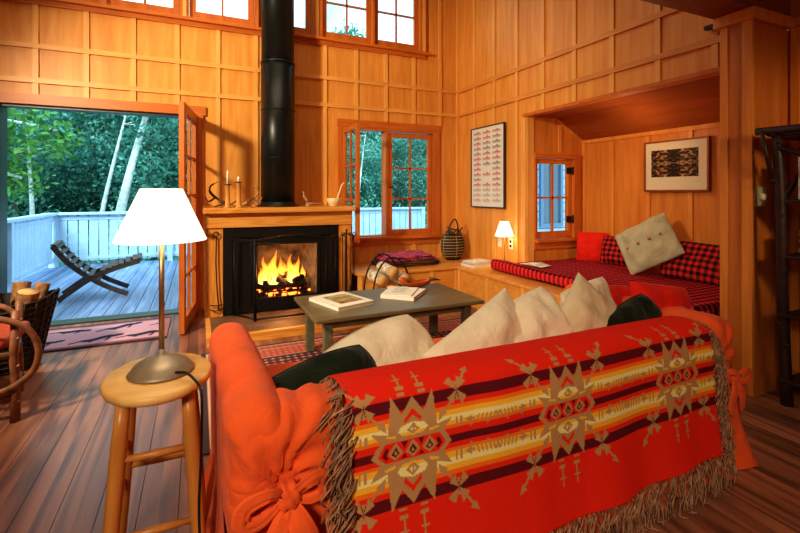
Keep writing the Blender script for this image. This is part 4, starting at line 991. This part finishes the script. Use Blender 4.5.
# ------------------------------------------------------------------ outlets, switch
for y, dark, lab in ((4.165, 0, 'ivory double wall outlet left of the small lamp pole'), (3.965, 1, 'ivory wall outlet with a plug in it behind the small lamp')):
    o = thing('wall_outlet', lab, 'outlet', (3.17, y, .67)); MB().box(3.163, 3.169, y-.036, y+.036, .61, .73, bv=.002).build('cover_plate', M['plate'], o)
    for z in (.645, .695): MB().box(3.160, 3.164, y-.016, y+.016, z-.014, z+.014, bv=.0015).build('socket', M['plate'] if not dark else M['black'], o)
o = thing('dimmer_switch', 'ivory dimmer switch with round knob on the end wall by the bookshelf', 'switch', (3.155, 1.572, 1.215))
MB().box(3.085, 3.225, 1.563, 1.5715, 1.155, 1.277, bv=.002).build('cover_plate', plain('brass_ivory_plate', (.50,.46,.30), .4), o)
MB().lathe([(.020,0),(.022,.006),(.020,.024),(0,.026)], (0,0,0), 24, T=Matrix.Translation((3.165,1.563,1.215)) @ Matrix.Rotation(PI/2, 4, 'X')).build('knob', M['plate'], o)

# ------------------------------------------------------------------ on the bench: folded blanket, basket bag, books
o = thing('folded_blanket', 'folded purple and red patterned blanket on the bench below the open window', 'blanket', (2.20,4.62,BZ))
kil = lambda A, B: mixc(.5+.5*np.sin(A*26+np.abs((B*6) % 1-.5)*6)*np.cos(B*9+2), [(.05,.02,.07),(.34,.10,.30),(.70,.03,.03),(.55,.03,.03),(.06,.02,.04),(.50,.25,.45),(.70,.05,.05)])
for i in range(4):
    zz = BZ+.003+i*.032; w = .36-.02*i+.01*(i % 2); mb = MB(); n = 60
    x0_, x1_, y0_, y1_ = 2.20-w+.03*(i % 2), 2.20+w-.04*(i == 3), 4.50-.02*(i % 2), 4.86
    rounded(x0_, x1_, y0_, y1_, zz, zz+.034, .016, .011, lambda p, nn: nn*noise.noise(Vector((p.x*9, p.y*9, p.z*6+i)))*.012+Vector((0,0,noise.noise(Vector((p.x*4, p.y*4, 2.)))*.018*(p.z-BZ)/.12)), mb)
    q = mb.build('blanket_fold', M['paint'], o); V_ = np.array([v.co for v in q.data.vertices]); A = (V_[:,0]+.4)/.8; B = (V_[:,1]+.2)/.4+V_[:,2]*3
    setcol(q, kil(A, B) if i > 1 else mixc(.5+.5*np.sin(V_[:,2]*300+A*3), [(.03,.015,.01),(.20,.08,.04),(.06,.03,.03)]))
mb = MB(); rnd = random.Random(2)
for i in range(40):
    y = 4.5+.36*i/40; x = 2.55; mb.tube([(x,y,.47+rnd.uniform(-.01,.01)),(x+.02,y-.004,.45),(x+.03,y-.01,.415)], .002, 4)
q = mb.build('blanket_fringe', M['fringe'], o, recalc=False); q['kind'] = 'stuff'
o = thing('basket_bag', 'dark woven basket bag with light stitching and looped handle in the bench corner', 'basket', (2.90,4.76,BZ))
bp = [(.08,0),(.11,.02),(.155,.10),(.165,.18),(.150,.26),(.125,.315),(.118,.315),(.14,.25),(.15,.18),(.14,.10),(.10,.03),(0,.02)]
MB().lathe(bp, (2.90,4.76,BZ), 36, sx=1., sy=.62).build('basket_body', M['wicker'], o)
mb = MB()
for zz in [.05+.035*i for i in range(8)]:
    r = np.interp(zz, [0,.02,.10,.18,.26,.315], [.08,.11,.155,.165,.150,.125])+.003
    mb.tube([(2.90+r*cos(q), 4.76+r*.62*sin(q), BZ+zz) for q in [2*PI*i/40 for i in range(41)]], .0035, 5, cap=False)
for a in range(3):
    q = PI+.35+a*1.2; mb.tube([(2.90+(r+.006)*cos(q), 4.76+(r+.006)*.62*sin(q), BZ+zz) for zz, r in ((.02,.11),(.10,.155),(.18,.165),(.26,.150),(.31,.125))], .003, 5)
mb.build('light_stitching', M['wickerl'], o)
mb = MB(); mb.tube(smooth_pts([(2.80,4.74,BZ+.30),(2.83,4.74,BZ+.40),(2.89,4.74,BZ+.49),(2.93,4.74,BZ+.50),(2.96,4.74,BZ+.42),(2.97,4.74,BZ+.30)]), .009, 8); mb.tube(smooth_pts([(2.82,4.80,BZ+.30),(2.85,4.80,BZ+.36),(2.90,4.82,BZ+.38),(2.98,4.80,BZ+.36),(3.0,4.80,BZ+.30)]), .009, 8); mb.build('handle', M['wicker'], o)
mb = MB(); rnd = random.Random(8)
for i in range(16):
    x = 2.90+rnd.uniform(-.09,.09); y = 4.76+rnd.uniform(-.04,.04); mb.tube([(x,y,BZ+.2),(x+rnd.uniform(-.03,.03),y,BZ+.33),(x+rnd.uniform(-.07,.07),y+rnd.uniform(-.03,.03),BZ+rnd.uniform(.34,.42))], [.012,.014,.006], 6)
q = mb.build('pine_cones', M['antlerd'], o)
for i, (w, d, h, z, rz, lab) in enumerate([(.30,.24,.022,BZ+.001,.10,'bottom white book of the stack on the bench corner'), (.29,.22,.018,BZ+.024,-.06,'middle white book of the stack on the bench corner'), (.27,.21,.014,BZ+.043,.16,'top thin white book of the stack on the bench corner')]):
    book('paperback', lab, (2.93,4.26,z), w, d, h, rz, M['white'] if i != 1 else plain('grey_cover', (.55,.50,.42), .6))
# hoop log carrier behind the table
o = thing('log_carrier', 'hoop-handled iron log carrier standing on the floor below the window bench', 'log carrier', (1.70,4.06,.0))
mb = MB()
for y in (3.95, 4.20):
    mb.tube(smooth_pts([(1.53,y,.02),(1.52,y,.26),(1.56,y,.46),(1.66,y,.59),(1.78,y,.59),(1.88,y,.46),(1.92,y,.26),(1.91,y,.02)]), .008, 8)
    mb.tube([(1.52,y,.055),(1.92,y,.055)], .008, 8)
for x in (1.56, 1.72, 1.88): mb.tube([(x,3.95,.055),(x,4.20,.055)], .007, 8)
mb.build('iron_hoop', M['iron'], o)
def log(name, lab, p, q, r, bm, group=None, ln=14):
    p, q = Vector(p), Vector(q); o = thing(name, lab, 'log', p, group); d = (q-p).normalized()
    pts = [p.lerp(q, i/6) for i in range(7)]; MB().tube(pts, [r*random.uniform(.94,1.04) for _ in pts], 18, cap=False).build('bark', bm, o)
    MB().tube([p+d*.001, p+d*.004], r*.97, 18).build('cut_end', M['cut'], o); MB().tube([q-d*.004, q-d*.001], r*.97, 18).build('cut_end', M['cut'], o)
for i, (x, z, r, lab) in enumerate([(1.60,.13,.06,'birch log at the bottom left of the hoop carrier'), (1.725,.135,.06,'birch log at the bottom middle of the hoop carrier'), (1.85,.13,.06,'birch log at the bottom right of the hoop carrier'), (1.60,.40,.058,'birch log on the upper left of the hoop carrier'), (1.835,.39,.062,'birch log on the upper right of the hoop carrier'), (1.715,.47,.058,'birch log on top of the pile in the hoop carrier')]):
    log('birch_log', lab, (x,3.90,z), (x+.01,4.25,z), r, M['birch'])
log('birch_log', 'birch log standing upright left of the hoop carrier behind the table', (1.67,3.82,.0), (1.66,3.83,.36), .045, M['birch'])

# ------------------------------------------------------------------ firewood basket and twig chair at the left
bx, by = -1.24, 4.0
o = thing('firewood_basket', 'big dark wicker basket full of firewood inside the open doors', 'basket', (bx,by,0))
mb = MB(); nB = 40
def bas(a, b, k=1.): q = 2*PI*a; r = (.17+.10*b)*k; return (bx+r*cos(q)*1.1, by+r*sin(q), .01+.47*b+.05*b*max(0, cos(q))**6+.004*math.sin(q*20+round(b*18)*PI))
mb.grid(lambda a, b: bas(a, b), 120, 18); mb.grid(lambda a, b: bas(a, b, .94), 60, 10); mb.lathe([(0,.012),(.18,.012)], (bx,by,0), 24, sx=1.1); mb.build('wicker_body', M['wicker'], o, recalc=False)
mb = MB()
for b_ in [i/12 for i in range(13)]: mb.tube([bas(i/60, b_, 1.01) for i in range(61)], .007, 5, cap=False)
for a_ in [i/26 for i in range(26)]: mb.tube([bas(a_, b_/8, 1.02) for b_ in range(9)], .006, 5)
mb.build('woven_cane', M['wicker'], o)
for i, (dx, dy, r, h, lean, lab) in enumerate([(-.20,.06,.042,.66,(0,0),'tallest round log standing at the left of the firewood basket'), (-.06,-.06,.040,.60,(.01,0),'round log standing second from left in the firewood basket'), (.16,-.16,.062,.56,(.05,.0),'wide round log at the front right of the firewood basket'), (.03,.19,.055,.57,(.02,.04),'split log at the back middle of the firewood basket'), (.16,.14,.045,.56,(.05,.04),'split log at the back right of the firewood basket'), (-.26,-.16,.05,.54,(-.05,-.02),'round log at the front left of the firewood basket')]):
    log('firewood_log', lab, (bx+dx*.5,by+dy*.5,.06), (bx+dx+lean[0]*.3,by+dy+lean[1]*.3,h), r, M['firebark'])
# rustic twig armchair
o = thing('twig_armchair', 'rustic bent-twig armchair with a rust seat at the left edge', 'armchair', (-1.12,3.2,0))
def nub(mb, p, r): mb.lathe([(0,-r),(r*.8,-r*.5),(r,0),(r*.8,r*.5),(0,r)], p, 8)
for (x, y, h, lab) in ((-.905,3.05,.60,0), (-1.02,3.50,.56,0), (-1.45,3.05,.60,0), (-1.45,3.50,.95,0)):
    mb = MB(); mb.tube([(x,y,0),(x+.004,y,h*.3),(x-.006,y,h*.6),(x+.003,y,h)], [.024,.022,.021,.019], 12)
    for z in (.11,.30,.45): nub(mb, (x+.016,y-.010,z), .010)
    mb.build('leg', M['twig'], o)
mb = MB()
for (p, q) in (((-.905,3.05,.12),(-1.02,3.50,.12)),((-1.45,3.05,.12),(-.905,3.05,.13)),((-.905,3.05,.36),(-1.02,3.50,.36)),((-1.45,3.05,.36),(-.905,3.05,.36)),((-1.45,3.50,.36),(-1.02,3.50,.36)),((-1.45,3.05,.36),(-1.45,3.50,.36)),((-1.3,3.05,.05),(-.905,3.05,.17))): mb.tube([p, q], .018, 10)
mb.build('stretcher', M['twig'], o)
mb = MB(); mb.tube(smooth_pts([(-1.50,3.03,.575),(-1.25,3.01,.60),(-1.02,3.01,.585),(-.86,3.02,.52),(-.80,3.03,.40),(-.815,3.03,.28),(-.90,3.03,.20),(-1.05,3.03,.15),(-1.3,3.03,.10)]), .017, 12); mb.build('bent_arm', M['twig'], o)
mb = MB(); mb.tube(smooth_pts([(-1.50,3.52,.56),(-1.35,3.53,.58),(-1.18,3.53,.56),(-1.06,3.52,.50),(-1.02,3.52,.40),(-1.04,3.52,.28)]), .016, 12); mb.build('bent_arm', M['twig'], o)
rounded(-1.45, -.95, 3.07, 3.49, .38, .445, .028, .03, mdisp).build('seat_pad', M['seatpad'], o)
mb = MB()
for i in range(5): mb.tube([(-1.44,3.06+.1*i,.40),(-1.58,3.06+.1*i,.75),(-1.62,3.06+.1*i,1.0)], .014, 8)
mb.tube(smooth_pts([(-1.45,3.03,.45),(-1.60,3.03,.9),(-1.64,3.27,1.1),(-1.60,3.51,.9),(-1.45,3.51,.45)]), .016, 10); mb.build('backrest', M['twig'], o)

# ------------------------------------------------------------------ twig bookshelf at the right
o = thing('twig_bookshelf', 'dark rustic twig bookshelf standing against the wall at the right edge', 'bookshelf', (3.3,1.1,0))
for (x, y, xt) in ((3.13,1.41,3.02), (3.46,1.41,3.43), (3.13,.70,3.02), (3.46,.70,3.43)):
    mb = MB(); pts = [(x+(xt-x)*t+.008*sin(t*9), y+.006*sin(t*7), 1.60*t) for t in [i/10 for i in range(11)]]; mb.tube(pts, [.030-.0006*i for i in range(11)], 12)
    for z in (.35,.47,.66,.80,1.1,1.30,1.52): 
        f = z/1.6; mb.tube([(x+(xt-x)*f, y, z), (x+(xt-x)*f-.022, y-.026*(-1 if z in (.47,.80,1.30) else 1), z+.014)], [.013,.010], 8)
    mb.build('post', M['darktwig'], o)
for z in (.14, .52, .86, 1.18, 1.55): MB().box(3.08-.06*z/1.6, 3.46, .70, 1.42, z, z+.022, bv=.004).build('shelf', M['darktwig'], o)
mb = MB(); mb.tube([(2.99,1.43,1.585),(3.46,1.43,1.59)], .022, 10); mb.tube([(3.0,.64,1.585),(3.0,1.50,1.60)], .022, 10); mb.tube([(3.02,1.44,1.36),(2.985,1.47,1.60)], .012, 8)
mb.tube([(3.12,1.42,1.20),(3.46,1.42,1.50)], .014, 8); mb.tube([(3.04,.72,1.20),(3.02,1.40,1.50)], .012, 8); mb.build('twig_rail', M['darktwig'], o)
mb = MB(); 
for y in (1.39, 1.40): pass
for i, (z, h, cm, lab) in enumerate([(.885,.05,(.62,.56,.42),'cream folded cloth at the bottom of the shelf stack'), (.937,.045,(.70,.66,.52),'striped folded cloth in the middle of the shelf stack'), (.984,.05,(.60,.52,.38),'beige folded cloth on top of the shelf stack')]):
    q = rounded(3.12, 3.40, 1.00, 1.36, z, z+h, .02, .02, lambda p, n: n*noise.noise(p*8)*.006).build('folded_cloth', cloth('folded_cloth_%d' % i, cm, .9)); tag(q, lab, 'cloth')
for i, (y, h, w, cm, lab) in enumerate([(1.33,.24,.035,(.70,.74,.78),'pale blue-grey book at the left end of the upper shelf'), (1.29,.22,.03,(.16,.05,.04),'dark red book second on the upper shelf'), (1.25,.23,.04,(.55,.52,.44),'cream book third on the upper shelf'), (1.20,.20,.03,(.05,.08,.10),'dark blue book fourth on the upper shelf')]):
    b_ = thing('book', lab, 'book', (3.22,y,1.203)); MB().box(3.10, 3.30, y-w/2, y-w/2+.003, 1.203, 1.203+h).box(3.10, 3.30, y+w/2-.003, y+w/2, 1.203, 1.203+h).box(3.10, 3.104, y-w/2, y+w/2, 1.203, 1.203+h).build('cover', plain('book_cover_%d' % i, cm, .5), b_)
    MB().box(3.104, 3.295, y-w/2+.003, y+w/2-.003, 1.206, 1.2+h-.003).build('page_block', M['page'], b_)
# ------------------------------------------------------------------ outside: deck, rails, chairs, trees
DZ = -.05
mb = MB(); x = -2.45
mb.box(-2.45, 5.0, 5.21, 9.6, DZ-.12, DZ-.03, 1)
while x < 4.9: mb.box(x+.004, x+.136, 5.42, 9.6, DZ-.03, DZ, 0); x += .14
mb.box(-2.45, 5.0, 5.22, 5.41, DZ-.03, DZ+.002, 2)
o = mb.build('deck', [M['deck'], M['dark'], wood('deck_edge_board', (.42,.44,.5), (.24,.26,.32), 'X', .8, .5)]); struct(o)
def railing(name, lab, a, b, seed):
    a, b = Vector((*a, 0)), Vector((*b, 0)); L = (b-a).length; ang = math.atan2(b.y-a.y, b.x-a.x)
    o = thing(name, lab, 'railing', (a.x, a.y, DZ)); 
    def blk(s0, s1, w, z0, z1, m):
        T = Matrix.Translation((a.x, a.y, 0)) @ Matrix.Rotation(ang, 4, 'Z'); m.box(s0, s1, -w/2, w/2, z0, z1, T=T)
    m = MB(); blk(-.05, L+.05, .15, .85, .89, m); m.build('top_rail', M['rail'], o)
    m = MB(); blk(0, L, .04, .06, .11, m); blk(0, L, .04, .76, .81, m); m.build('cross_rail', M['rail'], o)
    m = MB(); s = .06
    while s < L-.1: blk(s, s+.135, .02, .03, .845, m); s += .152
    m.build('picket_boards', M['rail'], o)
    n = max(1, int(round(L/1.9)))
    for i in range(n+1): m = MB(); blk(L*i/n-.045, L*i/n+.045, .13, DZ, .85, m); m.build('post', M['rail'], o)
railing('deck_railing', 'pale blue-grey board railing along the left side of the deck', (-2.28,5.35), (-2.28,9.45), 1)
railing('deck_railing', 'pale blue-grey board railing along the far side of the deck', (-2.28,9.45), (4.9,9.45), 2)
def deck_chair(name, lab, c, rz):
    o = thing(name, lab, 'deck chair', c, rz=rz); cx, cy, cz = c
    def curve(P): return smooth_pts([(cx+a, 0, cz+b) for a, b in P], 6)
    back = curve([(-.50,.72),(-.36,.52),(-.18,.34),(.05,.17),(.30,.035)]); seat = curve([(.44,.46),(.22,.40),(.02,.33),(-.16,.24),(-.45,.025)])
    def side(P, y, r=.030):
        vs = []; fs = []; n = len(P)
        for i, p in enumerate(P):
            t = (P[min(i+1,n-1)]-P[max(i-1,0)]).normalized(); nn = Vector((-t.z,0,t.x))
            for (h, w) in ((r,-.014),(r,.014),(-r,.014),(-r,-.014)): q = p+nn*h; vs.append((q.x, y+w, q.z))
        for i in range(n-1):
            for j in range(4): fs.append((i*4+j, i*4+(j+1)%4, (i+1)*4+(j+1)%4, (i+1)*4+j))
        fs += [(3,2,1,0), tuple((n-1)*4+j for j in range(4))]; return vs, fs
    for y in (-.27, .27):
        v, f = side(back, cy+y); MB().add(v, f).build('back_rail', M['deckchair'], o)
    for y in (-.235, .235):
        v, f = side(seat, cy+y); MB().add(v, f).build('seat_rail', M['deckchair'], o)
    for i in range(9):
        p = back[int(1+i*1.9)]; MB().box(p.x-.028, p.x+.028, cy-.30, cy+.30, p.z+.022, p.z+.042).build('back_slat', M['deckchair'], o)
    for i in range(7):
        p = seat[int(0+i*2.0)]; MB().box(p.x-.030, p.x+.030, cy-.265, cy+.265, p.z+.026, p.z+.046).build('seat_slat', M['deckchair'], o)
    return o
dc = deck_chair('slatted_deck_chair', 'dark slatted low deck chair on the deck outside the open doors', (-1.10,6.62,DZ), R_(6)); dc.scale = (.93,.93,.93)
d2 = copy_tree(dc); d2.location = (2.05, 7.9, DZ); d2.rotation_euler.z = R_(20); d2['label'] = 'slatted low deck chair on the deck seen through the open window'
# blue outbuilding seen through the alcove window
o = thing('blue_outbuilding', 'blue-grey sided building seen through the small alcove window', 'building', (6.4,9.5,0))
mb = MB(); mb.box(5.4, 9.5, 8.2, 8.4, -.6, 3.0)
for i in range(18): mb.box(5.4, 9.5, 8.17, 8.2, -.6+.2*i, -.6+.2*i+.17)
mb.build('wall', M['bluehouse'], o); MB().box(5.2, 9.8, 7.7, 8.5, 3.0, 3.12).build('eave', M['bluedark'], o)
for x in (5.55, 6.45, 7.35): 
    w = MB().box(x, x+.08, 8.10, 8.17, .5, 2.0).box(x+.62, x+.70, 8.10, 8.17, .5, 2.0).box(x, x+.7, 8.10, 8.17, .42, .5).box(x, x+.7, 8.10, 8.17, 2.0, 2.08).box(x+.32, x+.38, 8.12, 8.17, .5, 2.0).build('window', M['bluedark'], o); MB().box(x+.05, x+.65, 8.15, 8.17, .5, 2.0).build('pane', plain('dark_pane', (.05,.08,.11), .15), w)
# ground and wooded hillside
mb = MB()
def hill(a, b):
    x = -30+70*a; y = 9.7+40*b; z = -.9+.10*(y-9.7)+2.2*max(0, (y-22)/12)**1.2; return (x, y, z+.35*noise.noise(Vector((x*.2, y*.2, 0))))
mb.grid(hill, 70, 40); struct(mb.build('ground_slope', M['ground'], None, recalc=False))
def hz_(x, y): return -.9+.10*(y-9.7)+2.2*max(0, (y-22)/12)**1.2
def leaves(mb, cols, centres, per, size, rs, spread):
    for (c, R) in centres:
        shade = rs.random()
        for _ in range(per):
            d = Vector((rs.gauss(0,1), rs.gauss(0,1), rs.gauss(0,.75))); d = d.normalized()*R*(rs.random()**.45)*spread; p = Vector(c)+d
            n = Vector((rs.gauss(0,1), rs.gauss(-.3,1), rs.gauss(.7,1))).normalized(); t = n.orthogonal().normalized(); t = Matrix.Rotation(rs.uniform(0,6.28), 3, n) @ t; b = n.cross(t); s = size*rs.uniform(.6,1.3)
            o = len(mb.v); mb.v += [tuple(p-t*s), tuple(p-b*s*.55), tuple(p+t*s), tuple(p+b*s*.55)]; mb.f.append((o,o+1,o+2,o+3)); mb.m.append(0); mb.sm.append(False)
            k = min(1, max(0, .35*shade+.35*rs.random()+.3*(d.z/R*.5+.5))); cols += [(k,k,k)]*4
def tree_proto(name, lab, cat, h, rad, n, per, size, lm, bark, seed, lean=(0,0), tr=.12, group=None, lo=.25, shape='round', branches=8, kind=None):
    rs = random.Random(seed); o = thing(name, lab, cat, (0,0,0), group)
    tp = [Vector((lean[0]*t+.12*sin(t*5+seed)*(1 if abs(lean[0]) < .01 else .4), lean[1]*t, h*.95*t)) for t in [i/10 for i in range(11)]]
    mb = MB(); mb.tube(tp, [tr*(1-.085*i) for i in range(11)], 10)
    cen = []
    for i in range(n):
        t = lo+(1-lo)*rs.random(); base = tp[min(10, int(t*10))]
        r = rad*(1.15-t) if shape == 'cone' else rad*math.sqrt(max(.06, 1-((t-.62)/.5)**2)); a = rs.uniform(0, 2*PI); q = r*math.sqrt(rs.random())
        c = base+Vector((cos(a)*q, sin(a)*q, rs.uniform(-.3,.3))); cen.append((c, rad*.30))
        if i < branches: mb.tube([base, base.lerp(c,.5)+Vector((0,0,.1)), c+Vector((0,0,.2))], [tr*.30,tr*.18,tr*.06], 6)
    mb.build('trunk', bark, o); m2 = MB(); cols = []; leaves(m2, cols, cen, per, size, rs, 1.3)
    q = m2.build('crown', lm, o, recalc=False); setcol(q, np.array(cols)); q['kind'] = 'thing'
    return o
FG = 'dense dark trees of the wood behind the deck'
firA = tree_proto('forest_tree', 'dense dark green tree in the wood behind the deck', 'tree', 8.5, 1.9, 80, 130, .085, M['leafA'], M['bark'], 1, group=FG, lo=.05, shape='cone')
firB = tree_proto('forest_tree', 'leafy blue-green tree in the wood behind the deck', 'tree', 6.5, 2.0, 80, 130, .085, M['leafC'], M['bark'], 2, group='leafy blue-green trees of the wood behind the deck', lo=.08)
def place(src, x, y, s=1., rz=0., first=False):
    o = src if first else copy_tree(src); o.location = (x, y, hz_(x, y)-.15); o.scale = (s, s, s); o.rotation_euler.z = rz; return o
rs = random.Random(11)
LA = [(-8.6,17.5),(-6.9,19),(-5.1,18),(-3.3,19.5),(-1.5,18.5),(.3,20),(2.2,19),(4.2,20),(6.2,18.5),(8.3,19.5),(10.5,18.5),(12.8,19.5),(-10.5,20.5)]
LB = [(-7.4,15.2),(-5.9,16.0),(-4.4,14.8),(-2.9,15.9),(-1.3,15.0),(.4,15.8),(2.0,14.9),(3.7,15.9),(5.3,15.0),(7.1,16.0),(9.2,15.2),(11.5,16.2),(-9.4,16.4)]
for i, (x, y) in enumerate(LA): place(firA, x, y, rs.uniform(.85,1.1), rs.uniform(0,6), i == 0)
for i, (x, y) in enumerate(LB): place(firB, x, y, rs.uniform(.68,.85)*(.8 if x > 1 else 1), rs.uniform(0,6), i == 0)
# pale leaning alders
def alder(x, y, lab, h, lean, tr, seed):
    o = tree_proto('alder_tree', lab, 'tree', h, .9, 10, 60, .07, M['leafC'], M['whitebark'], seed, lean=lean, tr=tr, lo=.75, branches=10); o.location = (x, y, hz_(x, y)-.2); return o
alder(-2.05, 12.4, 'tall pale alder trunk leaning right, behind the far deck railing', 6.0, (1.3,.2), .14, 21)
alder(-2.35, 12.8, 'thin pale alder leaning close beside the tall leaning one', 5.6, (.9,.2), .07, 22)
alder(-4.35, 12.0, 'pale trunk leaning left under the maple leaves', 4.5, (-.25,.1), .11, 23)
alder(-4.05, 12.2, 'pale upright trunk beside the left-leaning one under the maple leaves', 4.6, (.05,.1), .12, 24)
alder(-3.45, 12.6, 'thin pale trunk alone between the maple and the tall alder', 4.6, (-.1,.1), .07, 25)
alder(4.0, 12.4, 'thin pale alder seen through the open window', 5.0, (.8,.2), .05, 26)
# overhanging maple close to the deck at the left
mp = thing('maple_tree', 'bright green maple with broad leaves overhanging the deck corner', 'tree', (-4.6,10.6,-.9))
mb = MB(); mb.tube(smooth_pts([(-4.9,10.8,-.9),(-4.75,10.7,1.2),(-4.4,10.5,2.8),(-3.9,10.2,4.2)]), .10, 10)
br = [((-4.4,10.5,2.6),(-3.3,10.0,2.55),(-2.3,9.8,2.35)), ((-4.4,10.5,3.0),(-3.0,10.0,3.3),(-1.6,9.8,3.05)), ((-4.6,10.6,1.9),(-3.6,10.2,1.75),(-2.9,10.1,1.5)), ((-4.5,10.5,2.3),(-3.6,10.2,2.2),(-2.7,10.1,1.9))]
rs = random.Random(31); cen = []
for b in br:
    mb.tube(smooth_pts(b), .03, 6)
    for i in range(15):
        t = (i+1)/15; p = Vector(b[0]).lerp(Vector(b[1]), t*2) if t < .5 else Vector(b[1]).lerp(Vector(b[2]), t*2-1); cen.append((p+Vector((rs.uniform(-.25,.25), rs.uniform(-.3,.3), rs.uniform(-.25,.15))), .30))
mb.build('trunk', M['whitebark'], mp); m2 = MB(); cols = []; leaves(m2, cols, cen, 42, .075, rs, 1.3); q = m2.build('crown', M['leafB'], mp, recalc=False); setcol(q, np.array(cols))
# low undergrowth
m2 = MB(); cols = []; cen = []
for i in range(240): x = rs.uniform(-9,12); y = rs.uniform(10.4,14.0); cen.append((Vector((x, y, hz_(x,y)+rs.uniform(.1,1.0))), .55))
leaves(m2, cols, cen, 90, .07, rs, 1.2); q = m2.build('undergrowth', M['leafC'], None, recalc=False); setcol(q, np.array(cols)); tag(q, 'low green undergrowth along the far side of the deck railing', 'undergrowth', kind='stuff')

# ------------------------------------------------------------------ light
def area(name, loc, tgt, size, e, col):
    l = D.lights.new(name, 'AREA'); l.size = size; l.energy = e; l.color = col; o = D.objects.new(name, l); C.objects.link(o); o.location = loc
    o.rotation_euler = (Vector(tgt)-Vector(loc)).to_track_quat('-Z', 'Y').to_euler(); return o
def spot(name, loc, tgt, r, e, col, ang, blend):
    l = D.lights.new(name, 'SPOT'); l.shadow_soft_size = r; l.energy = e; l.color = col; l.spot_size = R_(ang); l.spot_blend = blend; o = D.objects.new(name, l); C.objects.link(o); o.location = loc
    o.rotation_euler = (Vector(tgt)-Vector(loc)).to_track_quat('-Z', 'Y').to_euler(); return o
def point(name, loc, e, col, r=.03):
    l = D.lights.new(name, 'POINT'); l.energy = e; l.color = col; l.shadow_soft_size = r; o = D.objects.new(name, l); C.objects.link(o); o.location = loc; return o
spot('key_light', (-2.3,1.7,2.80), (1.25,4.9,.95), .18, 620, (1.,.84,.58), 84, .7)
spot('fill_light', (-1.1,-.7,2.1), (.75,1.4,.45), .25, 190, (1.,.83,.58), 60, .8)
area('ceiling_bounce', (.3,3.4,4.5), (.3,3.4,0), 2.0, 30, (1.,.80,.55))
point('lamp_bulb', (lx,ly,.652+.50), 5, (1.,.78,.45), .03)
point('bed_lamp_bulb', (3.055,3.935,.402+.43), 5, (1.,.75,.42), .02)
point('right_fill', (1.6,-.9,2.0), 14, (1.,.76,.46), .3)
spot('end_wall_fill', (1.9,-1.6,2.1), (3.3,1.5,1.35), .2, 130, (1.,.76,.46), 30, .8)  # added spot that brightens the dark end wall, no fixture in the room
point('fire_glow', (.80,4.66,.46), 10, (1.,.42,.12), .08)
point('alcove_fill', (3.45,2.75,1.70), 3.5, (1.,.66,.36), .08)  # unseen point light filling the bed alcove, without a fixture
sun = D.lights.new('sky_sun', 'SUN'); sun.energy = 4.6; sun.angle = .5; sun.color = (.55,.86,1.); so = D.objects.new('sky_sun', sun); C.objects.link(so); so.rotation_euler = (R_(38), R_(-22), 0)
w = D.worlds.new('sky'); bpy.context.scene.world = w; w.use_nodes = True; nt = w.node_tree; bg = nt.nodes['Background']
tc = N(nt, 'ShaderNodeTexCoord'); n = N(nt, 'ShaderNodeTexNoise', Scale=3.2, Detail=5.); nt.links.new(tc.outputs['Generated'], n.inputs['Vector'])
r = ramp(nt, n.outputs['Fac'], [(.35, (.30,.72,.95)), (.6, (.75,.95,1.0))]); nt.links.new(r.outputs[0], bg.inputs[0]); bg.inputs[1].default_value = 2.1

# ------------------------------------------------------------------ camera
cd = D.cameras.new('camera'); cd.sensor_width = 36; cd.lens = 442/800*36; cd.shift_y = -(266.5-192.3)/800; cd.clip_start = .05; cd.clip_end = 200
co = D.objects.new('camera', cd); C.objects.link(co); co.location = (0,0,1.243); co.rotation_euler = (PI/2, 0, -.4282); bpy.context.scene.camera = co
vs = bpy.context.scene.view_settings; vs.view_transform = 'Standard'; vs.exposure = .25; vs.gamma = 1.
try: vs.look = 'Medium High Contrast'
except Exception: pass
